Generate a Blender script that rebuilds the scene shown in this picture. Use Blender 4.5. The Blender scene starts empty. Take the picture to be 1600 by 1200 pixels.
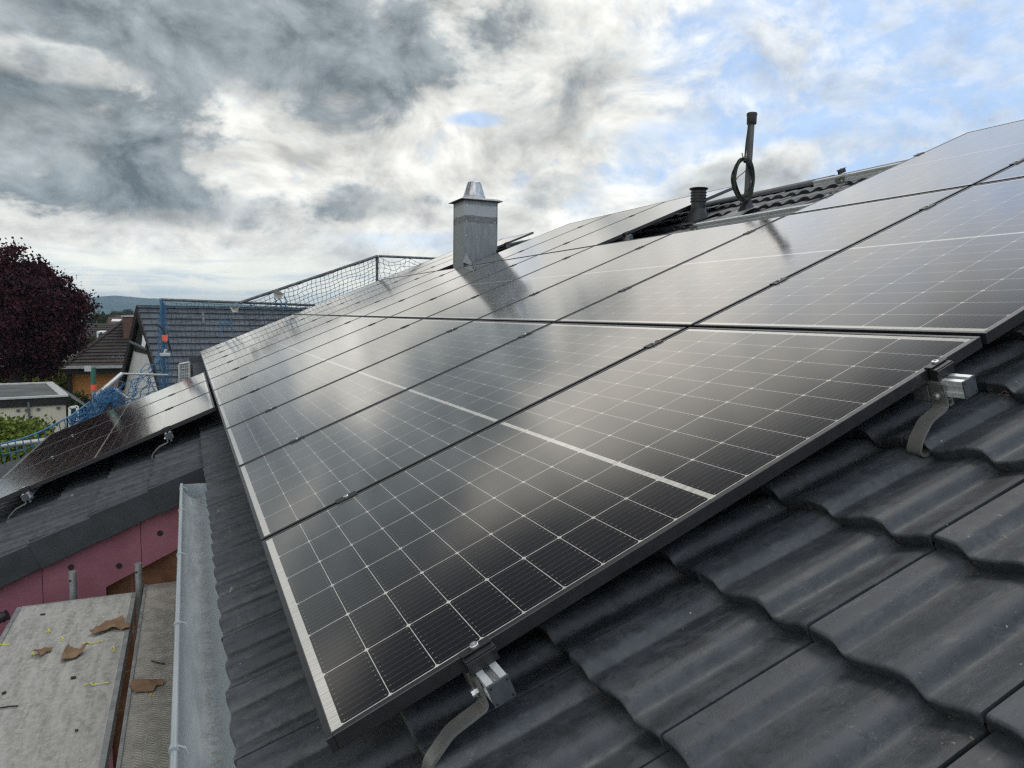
import bpy, bmesh, math, random
import numpy as np
from mathutils import Vector, Matrix, noise

S = bpy.context.scene
COL = S.collection
R = math.radians
random.seed(7)
RNG = np.random.default_rng(7)

# ------------------------------------------------------------------ camera
CR = Vector((0.9127951, -0.4081629, 0.0144270))
CD = Vector((-0.0251795, -0.0914967, -0.9954870))
CF = Vector((0.4076408, 0.9083124, -0.0937951))
CP = Vector((-0.19178, -1.15665, 0.70106))
FPX = 1131.61
cam = bpy.data.cameras.new("camera")
cam.sensor_fit = 'HORIZONTAL'
cam.sensor_width = 36.0
cam.lens = 36.0 * FPX / 1600.0
cam.clip_start = 0.02
cam.clip_end = 30000.0
camo = bpy.data.objects.new("camera", cam)
m = Matrix.Identity(4)
for i in range(3):
    m[i][0] = CR[i]; m[i][1] = -CD[i]; m[i][2] = -CF[i]; m[i][3] = CP[i]
camo.matrix_world = m
COL.objects.link(camo)
S.camera = camo

def at(x, y, Y):
    """world point seen at photo pixel (x, y) on the vertical plane with that Y"""
    d = CF + CR * ((x - 800) / FPX) + CD * ((y - 600) / FPX)
    return CP + d * ((Y - CP.y) / d.y)

# ------------------------------------------------------------------ light
SUN_EL, SUN_AZ = R(60), R(42)          # azimuth from +Y towards +X
S.view_settings.view_transform = 'Standard'
S.view_settings.look = 'None'
S.view_settings.exposure = 0.45
S.view_settings.gamma = 1.0
S.cycles.use_denoising = False        # keeps the fine grain of tiles and boards
S.cycles.use_adaptive_sampling = False
S.cycles.max_bounces = 6
S.cycles.filter_width = 1.3
S.cycles.sample_clamp_indirect = 6.0
sun = bpy.data.lights.new("sun", 'SUN')
sun.energy = 0.9
sun.angle = R(28)
sun.color = (1.0, 0.97, 0.92)
suno = bpy.data.objects.new("sun", sun)
suno.rotation_euler = (R(90) - SUN_EL, 0, math.pi - SUN_AZ)
COL.objects.link(suno)


SUNVEIL = 1.2          # how much brighter the cloud veil is right around the hidden sun

class NT:
    """tiny helper for node trees"""
    def __init__(s, tree):
        s.t = tree
        s.n = tree.nodes
        s.l = tree.links
    def new(s, kind, **kw):
        nd = s.n.new(kind)
        for k, v in kw.items():
            setattr(nd, k, v)
        return nd
    def set(s, sock, v):
        if isinstance(v, bpy.types.NodeSocket):
            s.l.new(v, sock)
        else:
            sock.default_value = v
    def math(s, op, a, b=0.0, c=None, clamp=False):
        nd = s.new('ShaderNodeMath', operation=op)
        nd.use_clamp = clamp
        s.set(nd.inputs[0], a); s.set(nd.inputs[1], b)
        if c is not None:
            s.set(nd.inputs[2], c)
        return nd.outputs[0]
    def sep(s, v):
        nd = s.new('ShaderNodeSeparateXYZ'); s.l.new(v, nd.inputs[0]); return nd.outputs
    def comb(s, x, y, z):
        nd = s.new('ShaderNodeCombineXYZ')
        for i, v in enumerate((x, y, z)):
            s.set(nd.inputs[i], v)
        return nd.outputs[0]
    def noise(s, vec, scale, detail=4.0, rough=0.55, dist=0.0, lac=2.0):
        nd = s.new('ShaderNodeTexNoise')
        if vec is not None:
            s.l.new(vec, nd.inputs['Vector'])
        nd.inputs['Scale'].default_value = scale
        nd.inputs['Detail'].default_value = detail
        nd.inputs['Roughness'].default_value = rough
        nd.inputs['Lacunarity'].default_value = lac
        nd.inputs['Distortion'].default_value = dist
        return nd.outputs['Fac']
    def map(s, v, a, b, c=0.0, d=1.0, smooth=True):
        nd = s.new('ShaderNodeMapRange')
        nd.interpolation_type = 'SMOOTHSTEP' if smooth else 'LINEAR'
        nd.clamp = True
        s.set(nd.inputs[0], v)
        for i, x in enumerate((a, b, c, d)):
            s.set(nd.inputs[i + 1], x)
        return nd.outputs[0]
    def mix(s, fac, a, b, mode='MIX'):
        nd = s.new('ShaderNodeMix', data_type='RGBA', blend_type=mode)
        s.set(nd.inputs[0], fac)
        for i, v in ((6, a), (7, b)):
            if isinstance(v, (tuple, list)) and len(v) == 3:
                v = (*v, 1.0)
            s.set(nd.inputs[i], v)
        return nd.outputs[2]
    def vscale(s, v, sc):
        nd = s.new('ShaderNodeVectorMath', operation='MULTIPLY')
        s.l.new(v, nd.inputs[0]); nd.inputs[1].default_value = sc
        return nd.outputs[0]


# ------------------------------------------------------------------ sky
W = bpy.data.worlds.new("World")
S.world = W
W.use_nodes = True
def build_sky():
    t = NT(W.node_tree)
    bg = t.n['Background']
    bg.inputs['Strength'].default_value = 0.1
    sky = t.new('ShaderNodeTexSky', sky_type='NISHITA')
    sky.sun_disc = False
    sky.sun_elevation = SUN_EL
    sky.sun_rotation = SUN_AZ
    sky.altitude = 300.0
    sky.dust_density = 1.0
    sky.ozone_density = 1.5
    d = t.new('ShaderNodeTexCoord').outputs['Generated']
    x, y, z = t.sep(d)
    zc = t.math('MAXIMUM', z, 0.0)
    k = t.math('DIVIDE', 1.0, t.math('ADD', zc, 0.10))
    px = t.math('MULTIPLY', x, k); py = t.math('MULTIPLY', y, k)
    p = t.comb(px, py, 0.0)
    pn = t.comb(px, t.math('MULTIPLY', py, 0.95), 3.7)
    az = t.math('MULTIPLY', t.math('ARCTAN2', x, y), 57.2958)
    el = t.math('MULTIPLY', t.math('ARCSINE', z), 57.2958)
    med = t.noise(pn, 2.0, 8.0, 0.55, 0.25)
    a3 = t.vscale(d, (1.0, 1.0, 1.55))
    def shift(v, off):
        nd = t.new('ShaderNodeVectorMath', operation='ADD')
        t.l.new(v, nd.inputs[0]); nd.inputs[1].default_value = off
        return nd.outputs[0]
    n1 = t.noise(a3, 7.5, 10.0, 0.60, 0.30)
    n2 = t.noise(shift(a3, (0.010, 0.004, 0.030)), 7.5, 10.0, 0.60, 0.30)
    wisp = t.noise(a3, 21.0, 8.0, 0.60, 0.3)
    calm = t.map(el, 20.0, 27.0, 1.0, 0.35)          # cloud noise faded higher up, to smooth the reflections on the panels
    emb = t.math('MULTIPLY', t.math('SUBTRACT', n1, n2), calm)   # cloud sides turned to the light
    nc = t.math('MULTIPLY', t.math('SUBTRACT', n1, 0.5), calm)
    nz = t.math('ADD', t.math('MULTIPLY', nc, 1.15), t.math('MULTIPLY', t.math('SUBTRACT', wisp, 0.5), 0.35))
    def blob(a0, e0, ra, re, wob=0.9, lo=1.30, hi=0.55):
        dx = t.math('DIVIDE', t.math('SUBTRACT', az, a0), ra)
        dy = t.math('DIVIDE', t.math('SUBTRACT', el, e0), re)
        r2 = t.math('ADD', t.math('MULTIPLY', dx, dx), t.math('MULTIPLY', dy, dy))
        r = t.math('SUBTRACT', t.math('SQRT', r2), t.math('MULTIPLY', nz, wob * 2.2))
        return t.map(r, lo, hi)
    def add(a, b, w=1.0):
        return t.math('ADD', a, t.math('MULTIPLY', b, w))
    # where the low, thick grey clouds hang
    dark = blob(2, 19.6, 19, 5.4, 0.55, 1.40, 0.40)
    dark = add(dark, blob(-9, 11.0, 13, 4.2, 0.8), 0.72)
    dark = add(dark, blob(-1, 7.4, 9, 2.2, 1.0), 0.50)
    dark = add(dark, blob(27, 20.0, 7, 3.2), 0.18)
    dark = add(dark, blob(13, 8.2, 5, 1.4), 0.42)
    dark = add(dark, blob(40, 9.5, 6, 2.0), 0.32)
    dark = add(dark, blob(28, 9.6, 5, 1.4), 0.30)
    dark = add(dark, t.math('MULTIPLY', t.map(t.math('ADD', nc, 0.5), 0.42, 0.70), t.map(az, 52, 10, 0.28, 0.52)))
    dark = t.math('MULTIPLY', dark, t.math('SUBTRACT', 1.0, t.math('MULTIPLY', blob(-7.0, 15.6, 4.5, 1.3, 1.5), 0.55)))
    deep = t.math('MULTIPLY', t.map(t.math('SUBTRACT', el, t.map(az, -8, 30, 0.0, 10.0)), 20.0, 31.5), t.map(y, -0.25, 0.25))  # unseen high sky darkened so the near panels reflect less light
    dark = t.math('MINIMUM', add(dark, deep), 1.0)
    # holes of blue
    hole = t.map(t.math('ADD', t.math('MULTIPLY', nz, -1.0), t.map(az, 14, 60, -0.15, 0.20, False)), -0.05, 0.22)
    hole = t.math('MULTIPLY', hole, t.map(el, 5.0, 11.0, 0.25, 1.0))
    hole = add(hole, blob(53, 18.5, 18, 5.0, 0.8), 0.34)
    hole = add(hole, blob(20.7, 14.6, 2.0, 0.6, 1.0), 0.8)
    hole = add(hole, blob(39, 13.4, 7.0, 1.2, 1.0), 0.55)
    hole = add(hole, blob(52, 13.6, 8.0, 1.2, 1.0), 0.50)
    hole = add(hole, blob(18, 5.6, 8.0, 0.8, 0.7), 0.45)
    hole = t.math('MULTIPLY', hole, t.math('SUBTRACT', 1.0, dark))
    # behind the camera: broken cloud with more blue
    back = t.map(y, -0.1, -0.6, 0.0, 0.55)
    hole = t.math('MINIMUM', t.math('MAXIMUM', hole, t.math('MULTIPLY', back, t.map(med, 0.42, 0.56))), 0.88)
    # cloud light: lit sides and shaded undersides
    lum = t.math('ADD', 0.745, t.math('ADD', t.math('MULTIPLY', emb, 1.75), t.math('MULTIPLY', nc, -0.55)))
    lum = t.math('ADD', lum, t.math('MULTIPLY', t.math('SUBTRACT', wisp, 0.5), 0.30))
    lum = t.math('MINIMUM', t.math('MAXIMUM', lum, 0.46), 1.02)
    white = t.mix(lum, (0.0, 0.0, 0.0), (8.9, 9.0, 8.85))
    sx, sy, sz = (math.sin(SUN_AZ) * math.cos(SUN_EL), math.cos(SUN_AZ) * math.cos(SUN_EL), math.sin(SUN_EL))
    sd = t.math('ADD', t.math('ADD', t.math('MULTIPLY', x, sx), t.math('MULTIPLY', y, sy)), t.math('MULTIPLY', z, sz))
    veil = t.math('ADD', 1.0, t.math('MULTIPLY', t.map(sd, 0.88, 0.98), SUNVEIL))
    veil = add(veil, blob(21, 24, 24, 6, 0.3), 0.22)  # bright patch above the view, added to lift the panel reflections
    veil = add(veil, t.map(y, 0.05, -0.5), 0.75)  # clouds behind the camera brightened to put more light on the tiles
    white = t.mix(1.0, white, t.comb(veil, t.math('MULTIPLY', veil, 0.985), t.math('MULTIPLY', veil, 0.95)), 'MULTIPLY')
    gl = t.math('ADD', 0.40, t.math('ADD', t.math('MULTIPLY', emb, 3.4), t.math('MULTIPLY', nc, -1.3)))
    gl = t.math('MINIMUM', t.math('MAXIMUM', gl, 0.0), 1.0)
    grey = t.mix(gl, (1.05, 1.30, 1.46), (3.7, 4.15, 4.4))
    grey = t.mix(deep, grey, (0.70, 0.74, 0.85))
    grey = t.mix(blob(-22, 38, 34, 14, 0.4), grey, (0.50, 0.58, 0.74))  # unseen sky darkened further for the near panels' reflections
    cl = t.mix(t.map(dark, 0.04, 0.92), white, grey)
    # low band near the horizon: warm, streaky
    strk = t.noise(t.vscale(d, (2.2, 2.2, 26.0)), 2.2, 6.0, 0.6, 0.4)
    warm = t.mix(t.map(strk, 0.40, 0.60), (5.7, 6.3, 6.5), (8.6, 8.6, 7.7))
    warm = t.mix(t.map(az, 20, 60), warm, (7.4, 7.8, 7.9))
    cl = t.mix(t.math('MULTIPLY', t.map(el, 5.0, 2.4), 0.9), cl, warm)
    # small heaped clouds standing on the horizon
    cu = t.noise(t.vscale(d, (1.0, 1.0, 1.5)), 26.0, 6.0, 0.6, 0.2)
    cum = t.math('MULTIPLY', t.map(t.math('ADD', cu, t.map(el, 0.6, 3.0, 0.10, -0.12, False)), 0.50, 0.60), 0.55)
    cl = t.mix(t.math('MULTIPLY', cum, t.map(el, 4.2, 2.4)), cl, (8.6, 8.3, 7.2))
    blue = t.mix(0.6, sky.outputs[0], (2.7, 4.7, 8.0))
    hole = t.math('MULTIPLY', hole, t.map(wisp, 0.36, 0.60, 0.50, 0.90))
    out = t.mix(hole, cl, blue)
    # below the horizon
    out = t.mix(t.map(z, 0.0, -0.03), out, (1.2, 1.25, 1.2))
    t.l.new(out, bg.inputs['Color'])
build_sky()

# ------------------------------------------------------------------ frame of the roof
TH = R(22.8)
CT, ST = math.cos(TH), math.sin(TH)
def rp(u, v, w=0.0):
    """roof point: u along the eave, v up the slope, w above the panel glass"""
    return Vector((v * CT - w * ST, u, v * ST + w * CT))
ROOF_ROT = (0, -TH, 0)        # local x = up the slope, y = along the eave, z = out of the roof
PW, PL, GAP = 1.134, 1.722, 0.020
PU, PV = PW + GAP, PL + GAP
GROUND = -4.5

# ------------------------------------------------------------------ mesh helpers
class MB:
    def __init__(s):
        s.v = []; s.f = []; s.mi = []
        s.cur = 0
    def add(s, vs, fs):
        o = len(s.v)
        s.v.extend([tuple(p) for p in vs])
        s.f.extend([tuple(i + o for i in f) for f in fs])
        s.mi.extend([s.cur] * len(fs))
    def box(s, lo, hi, M=None):
        (a, b, c), (d, e, f) = lo, hi
        vs = [Vector(p) for p in ((a,b,c),(d,b,c),(d,e,c),(a,e,c),(a,b,f),(d,b,f),(d,e,f),(a,e,f))]
        if M is not None:
            vs = [M @ p for p in vs]
        s.add(vs, [(0,3,2,1),(4,5,6,7),(0,1,5,4),(1,2,6,5),(2,3,7,6),(3,0,4,7)])
    def bar(s, p, q, w, h, up=(0,0,1)):
        """rectangular bar from p to q"""
        p, q = Vector(p), Vector(q)
        d = (q - p).normalized()
        side = d.cross(Vector(up))
        if side.length < 1e-5:
            side = d.cross(Vector((1,0,0)))
        side.normalize()
        n = side.cross(d).normalized()
        vs = []
        for c in (p, q):
            for a, b in ((-1,-1),(1,-1),(1,1),(-1,1)):
                vs.append(c + side * (a * w / 2) + n * (b * h / 2))
        s.add(vs, [(0,1,2,3),(7,6,5,4),(0,4,5,1),(1,5,6,2),(2,6,7,3),(3,7,4,0)])
    def tube(s, pts, r, n=8, cap=True, closed=False):
        pts = [Vector(p) for p in pts]
        k = len(pts)
        rr = r if hasattr(r, '__len__') else [r] * k
        vs = []; fs = []
        prev = None
        for i, p in enumerate(pts):
            a = pts[(i - 1) % k] if (i > 0 or closed) else p
            b = pts[(i + 1) % k] if (i < k - 1 or closed) else p
            d = (b - a)
            if d.length < 1e-9:
                d = Vector((0,0,1))
            d.normalize()
            if prev is None:
                ref = Vector((0,0,1)) if abs(d.z) < 0.9 else Vector((1,0,0))
                x = d.cross(ref).normalized()
            else:
                x = prev - d * prev.dot(d)
                if x.length < 1e-6:
                    x = d.cross(Vector((0.3,0.8,0.5)))
                x.normalize()
            prev = x
            y = d.cross(x)
            for j in range(n):
                t = 2 * math.pi * j / n
                vs.append(p + (x * math.cos(t) + y * math.sin(t)) * rr[i])
        for i in range(k if closed else k - 1):
            i2 = (i + 1) % k
            for j in range(n):
                j2 = (j + 1) % n
                fs.append((i*n+j, i*n+j2, i2*n+j2, i2*n+j))
        if cap and not closed:
            fs.append(tuple(range(n-1, -1, -1)))
            fs.append(tuple((k-1)*n + j for j in range(n)))
        s.add(vs, fs)
    def lathe(s, prof, c=(0,0,0), n=24, cap=True):
        c = Vector(c); k = len(prof); vs = []; fs = []
        for r, z in prof:
            for j in range(n):
                t = 2 * math.pi * j / n
                vs.append(c + Vector((r * math.cos(t), r * math.sin(t), z)))
        for i in range(k - 1):
            for j in range(n):
                j2 = (j + 1) % n
                fs.append((i*n+j, i*n+j2, (i+1)*n+j2, (i+1)*n+j))
        if cap:
            fs.append(tuple(range(n-1, -1, -1)))
            fs.append(tuple((k-1)*n + j for j in range(n)))
        s.add(vs, fs)
    def prism(s, poly, ext):
        """closed polygon (3-D points) pushed along ext"""
        poly = [Vector(p) for p in poly]; ext = Vector(ext); n = len(poly)
        s.add(poly + [p + ext for p in poly],
              [tuple(range(n-1, -1, -1)), tuple(range(n, 2*n))] +
              [(i, (i+1) % n, n + (i+1) % n, n + i) for i in range(n)])
    def build(s, name, mat, parent=None, loc=(0,0,0), rot=(0,0,0), smooth=None, bevel=None, origin=None):
        me = bpy.data.meshes.new(name)
        vs = s.v
        if origin is not None:
            o = Vector(origin)
            vs = [tuple(Vector(p) - o) for p in vs]
            loc = o
        me.from_pydata(vs, [], s.f)
        mats = mat if isinstance(mat, (list, tuple)) else [mat]
        for mm in mats:
            me.materials.append(mm)
        if len(mats) > 1:
            me.polygons.foreach_set('material_index', s.mi)
        bm = bmesh.new(); bm.from_mesh(me)
        bmesh.ops.recalc_face_normals(bm, faces=bm.faces)
        if bevel:
            ed = [e for e in bm.edges if len(e.link_faces) == 2 and e.calc_face_angle(0) > 0.6]
            bmesh.ops.bevel(bm, geom=ed, offset=bevel, segments=2, profile=0.5, affect='EDGES', clamp_overlap=True)
        bm.to_mesh(me); bm.free()
        if smooth is not None:
            me.polygons.foreach_set('use_smooth', [True] * len(me.polygons))
            me.set_sharp_from_angle(angle=R(smooth))
        me.update()
        o = bpy.data.objects.new(name, me)
        COL.objects.link(o)
        o.location = loc; o.rotation_euler = rot
        if parent is not None:
            o.parent = parent
        return o

def np_mesh(name, V, F, mat, parent=None, smooth=None, loc=(0,0,0)):
    """V (n,3) array, F (m,4) or (m,3) array"""
    me = bpy.data.meshes.new(name)
    V = np.asarray(V, dtype=np.float32); F = np.asarray(F, dtype=np.int32)
    n, k = F.shape
    me.vertices.add(len(V)); me.vertices.foreach_set('co', V.ravel())
    me.loops.add(n * k); me.loops.foreach_set('vertex_index', F.ravel())
    me.polygons.add(n)
    me.polygons.foreach_set('loop_start', np.arange(0, n * k, k, dtype=np.int32))
    me.polygons.foreach_set('loop_total', np.full(n, k, dtype=np.int32))
    me.materials.append(mat)
    me.update(calc_edges=True); me.validate()
    if smooth is not None:
        me.polygons.foreach_set('use_smooth', [True] * len(me.polygons))
        me.set_sharp_from_angle(angle=R(smooth))
    o = bpy.data.objects.new(name, me)
    COL.objects.link(o); o.location = loc
    if parent is not None:
        o.parent = parent
    return o

def tag(o, label=None, cat=None, group=None, kind=None):
    if label: o['label'] = label
    if cat: o['category'] = cat
    if group: o['group'] = group
    if kind: o['kind'] = kind
    return o
def thing(name, label, cat, loc=(0,0,0), rot=(0,0,0), group=None):
    o = bpy.data.objects.new(name, None)
    COL.objects.link(o)
    o.empty_display_size = 0.2
    o.location = loc; o.rotation_euler = rot
    return tag(o, label, cat, group)
KIDS = {}
def kids(o):
    return [c for c in bpy.data.objects if c.parent == o]
def copy_tree(o, loc, rot=None):
    c = o.copy(); COL.objects.link(c)
    c.location = loc
    if rot is not None: c.rotation_euler = rot
    if o.name not in KIDS:
        KIDS[o.name] = [(k, kids(k)) for k in kids(o)]
    for k, gs in KIDS[o.name]:
        d = k.copy(); COL.objects.link(d); d.parent = c
        for g in gs:
            e = g.copy(); COL.objects.link(e); e.parent = d
    return c

# ------------------------------------------------------------------ materials
MATS = {}
def base_mat(name, col=(0.5,0.5,0.5), rough=0.6, metal=0.0, spec=0.5):
    mt = bpy.data.materials.new(name); mt.use_nodes = True
    b = mt.node_tree.nodes['Principled BSDF']
    b.inputs['Base Color'].default_value = (*col, 1)
    b.inputs['Roughness'].default_value = rough
    b.inputs['Metallic'].default_value = metal
    b.inputs['Specular IOR Level'].default_value = spec
    MATS[name] = mt
    return mt, NT(mt.node_tree), b
def noisy(name, c1, c2, scale=8.0, rough=(0.5, 0.7), metal=0.0, detail=6.0, bump=0.0, bscale=None, spec=0.5,
          stretch=(1,1,1), lo=0.35, hi=0.65):
    mt, t, b = base_mat(name, c1, rough[0], metal, spec)
    v = t.vscale(t.new('ShaderNodeTexCoord').outputs['Object'], stretch)
    f = t.map(t.noise(v, scale, detail, 0.6), lo, hi)
    t.l.new(t.mix(f, c1, c2), b.inputs['Base Color'])
    t.set(b.inputs['Roughness'], t.map(t.noise(v, scale * 2.3, 4, 0.6), 0.3, 0.7, rough[0], rough[1]))
    if bump:
        bp = t.new('ShaderNodeBump')
        bp.inputs['Strength'].default_value = bump
        bp.inputs['Distance'].default_value = 0.004
        t.set(bp.inputs['Height'], t.noise(v, bscale or scale * 6, 5, 0.6))
        t.l.new(bp.outputs[0], b.inputs['Normal'])
    return mt

def cells_material():
    mt, t, b = base_mat('solar_cells', (0.01,0.01,0.012), 0.12)
    o = t.new('ShaderNodeTexCoord').outputs['Object']
    x, y, z = t.sep(o)
    ab = t.math('ABSOLUTE', t.math('SUBTRACT', x, PL / 2))
    xp = t.math('SUBTRACT', ab, 0.0068)
    bus = t.math('LESS_THAN', xp, 0.0)
    end = t.math('GREATER_THAN', xp, 9 * 0.0915 - 0.0008)
    fx = t.math('PINGPONG', xp, 0.0915 / 2)          # distance to nearest cell line
    yp = t.math('SUBTRACT', y, 0.0165)
    fy = t.math('PINGPONG', yp, 0.1835 / 2)
    inside = t.math('GREATER_THAN', xp, 0.004)
    lx = t.math('LESS_THAN', fx, 0.00075)
    ly = t.math('LESS_THAN', fy, 0.00115)
    dia = t.math('LESS_THAN', t.math('ADD', fx, fy), 0.0068)
    # lines stay clear of the long edges
    ins = t.math('LESS_THAN', t.math('ABSOLUTE', t.math('SUBTRACT', y, PW / 2)), PW / 2 - 0.0160)
    ln = t.math('MAXIMUM', t.math('MAXIMUM', lx, ly), t.math('MULTIPLY', dia, ins))
    whitem = t.math('MAXIMUM', t.math('MAXIMUM', bus, end), ln)
    # ten fine wires per cell, running up the slope
    fw = t.math('PINGPONG', t.math('ADD', yp, 0.01835 / 2), 0.01835 / 2)
    wire = t.math('MULTIPLY', t.math('LESS_THAN', fw, 0.00035), 0.30)
    tab = t.math('MULTIPLY', t.math('LESS_THAN', fw, 0.0011),
                 t.math('LESS_THAN', t.math('ABSOLUTE', t.math('SUBTRACT', fx, 0.007)), 0.0011))
    wire = t.math('MAXIMUM', wire, t.math('MULTIPLY', tab, 0.7))
    # tone of each cell
    cx = t.math('FLOOR', t.math('DIVIDE', x, 0.0915)); cy = t.math('FLOOR', t.math('DIVIDE', yp, 0.1835))
    wn = t.new('ShaderNodeTexWhiteNoise', noise_dimensions='3D')
    oi = t.new('ShaderNodeObjectInfo')
    t.l.new(t.comb(cx, cy, t.math('MULTIPLY', oi.outputs['Random'], 50)), wn.inputs['Vector'])
    cell = t.mix(wn.outputs['Value'], (0.0030, 0.0027, 0.0036), (0.0048, 0.0043, 0.0056))
    c = t.mix(wire, cell, (0.42, 0.42, 0.44))
    ribn = t.noise(t.vscale(o, (1, 60, 1)), 3.0, 3, 0.6)
    wht = t.mix(t.map(ribn, 0.4, 0.62), (0.72, 0.75, 0.75), (0.50, 0.54, 0.55))
    c = t.mix(whitem, c, wht)
    # thin film of dust and rain marks
    dn = t.noise(o, 3.0, 8, 0.7)
    c = t.mix(t.map(dn, 0.50, 0.85, 0.0, 0.006), c, (0.45, 0.43, 0.40))
    t.l.new(c, b.inputs['Base Color'])
    rn = t.noise(t.vscale(o, (2.0, 7.0, 1.0)), 2.0, 5, 0.6)
    t.set(b.inputs['Roughness'], t.map(rn, 0.3, 0.7, 0.085, 0.135))
    b.inputs['IOR'].default_value = 1.55
    b.inputs['Coat Weight'].default_value = 1.0
    b.inputs['Coat IOR'].default_value = 1.55
    b.inputs['Coat Tint'].default_value = (1.0, 0.925, 0.85, 1)
    b.inputs['Specular Tint'].default_value = (1.0, 0.95, 0.90, 1)
    b.inputs['Coat Roughness'].default_value = 0.11
    return mt

def tile_material():
    mt, t, b = base_mat('concrete_tile', (0.05,0.05,0.055), 0.5)
    o = t.new('ShaderNodeTexCoord').outputs['Object']
    at_ = t.new('ShaderNodeAttribute'); at_.attribute_name = 'tint'
    big = t.noise(o, 2.3, 5, 0.6)
    f = t.noise(o, 14.0, 8, 0.68, 0.4)
    sp = t.noise(o, 210.0, 3, 0.6)
    c = t.mix(t.map(f, 0.36, 0.64), (0.035, 0.039, 0.044), (0.066, 0.072, 0.080))
    c = t.mix(t.map(at_.outputs['Fac'], 0, 1, 0.0, 0.5, False), c, (0.034, 0.039, 0.046))
    # pale scuffs and lime dust, dragged along the slope
    st = t.noise(t.vscale(o, (2.0, 9.0, 2.0)), 5.0, 10, 0.78, 0.9)
    sc = t.math('MULTIPLY', t.map(st, 0.50, 0.68), t.map(big, 0.36, 0.60))
    c = t.mix(t.math('MULTIPLY', sc, 0.45), c, (0.15, 0.165, 0.18))
    s2 = t.noise(o, 34.0, 9, 0.8, 1.2)
    c = t.mix(t.math('MULTIPLY', t.map(s2, 0.55, 0.70), t.map(t.noise(o, 5.0, 4, 0.6), 0.42, 0.64, 0.0, 0.5)), c, (0.15, 0.155, 0.16))
    s3 = t.noise(o, 52.0, 6, 0.7, 0.4)
    c = t.mix(t.math('MULTIPLY', t.map(s3, 0.56, 0.66), 0.55), c, (0.014, 0.016, 0.019))
    cre = t.new('ShaderNodeAttribute'); cre.attribute_name = 'crease'
    cd = t.math('MULTIPLY', t.math('MINIMUM', cre.outputs['Fac'], 1.0), t.map(t.noise(o, 19.0, 8, 0.75, 0.6), 0.36, 0.62))
    c = t.mix(t.math('MULTIPLY', cd, 0.55), c, (0.175, 0.175, 0.168))
    mk = t.noise(o, 26.0, 6, 0.7, 1.4)
    mk = t.math('MULTIPLY', t.map(mk, 0.62, 0.68), t.map(t.noise(o, 3.1, 2, 0.5), 0.56, 0.62))
    c = t.mix(t.math('MULTIPLY', mk, 0.85), c, (0.36, 0.33, 0.27))
    vo = t.new('ShaderNodeTexVoronoi'); vo.inputs['Scale'].default_value = 26.0
    t.l.new(o, vo.inputs['Vector'])
    dot = t.math('MULTIPLY', t.map(vo.outputs['Distance'], 0.055, 0.035), t.map(t.noise(o, 9, 2, 0.5), 0.5, 0.6))
    c = t.mix(t.math('MULTIPLY', dot, 0.9), c, (0.42, 0.42, 0.40))
    gr = t.map(sp, 0.66, 0.74)
    c = t.mix(t.math('MULTIPLY', gr, t.map(big, 0.4, 0.6, 0.2, 0.8)), c, (0.22, 0.225, 0.22))
    t.l.new(c, b.inputs['Base Color'])
    t.set(b.inputs['Roughness'], t.map(f, 0.3, 0.7, 0.48, 0.64))
    bp = t.new('ShaderNodeBump'); bp.inputs['Strength'].default_value = 0.4; bp.inputs['Distance'].default_value = 0.0016
    t.set(bp.inputs['Height'], t.math('ADD', t.noise(o, 240, 4, 0.7), t.math('MULTIPLY', t.noise(o, 30, 5, 0.6), 1.3)))
    t.l.new(bp.outputs[0], b.inputs['Normal'])
    return mt

def zinc_material():
    mt, t, b = base_mat('zinc_gutter', (0.5,0.52,0.53), 0.4, 0.75)
    o = t.new('ShaderNodeTexCoord').outputs['Object']
    x, y, z = t.sep(o)
    n1 = t.noise(t.vscale(o, (9, 0.8, 9)), 3.0, 7, 0.6, 0.2)
    c = t.mix(t.map(n1, 0.36, 0.64), (0.37, 0.42, 0.44), (0.42, 0.47, 0.485))
    # wandering dirt track along the bottom of the trough
    wob = t.math('MULTIPLY', t.math('SUBTRACT', t.noise(t.comb(0.0, y, 0.0), 2.0, 3, 0.5), 0.5), 0.03)
    dist = t.math('ABSOLUTE', t.math('SUBTRACT', x, wob))
    gr = t.noise(t.vscale(o, (1, .8, 1)), 60.0, 8, 0.8)
    dirt = t.math('MULTIPLY', t.map(dist, 0.030, 0.004), t.map(gr, 0.47, 0.55))
    dirt = t.math('MULTIPLY', dirt, t.map(z, -0.03, -0.05))
    c = t.mix(t.math('MULTIPLY', dirt, 0.7), c, (0.19, 0.165, 0.135))
    halo = t.math('MULTIPLY', t.map(dist, 0.05, 0.02), t.map(z, -0.02, -0.045))
    c = t.mix(t.math('MULTIPLY', halo, 0.10), c, (0.55, 0.56, 0.53))
    t.l.new(c, b.inputs['Base Color'])
    t.set(b.inputs['Metallic'], t.math('MULTIPLY', t.math('SUBTRACT', 1.0, dirt), 0.3))
    t.set(b.inputs['Roughness'], t.map(n1, 0.3, 0.7, 0.34, 0.55))
    return mt

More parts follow.
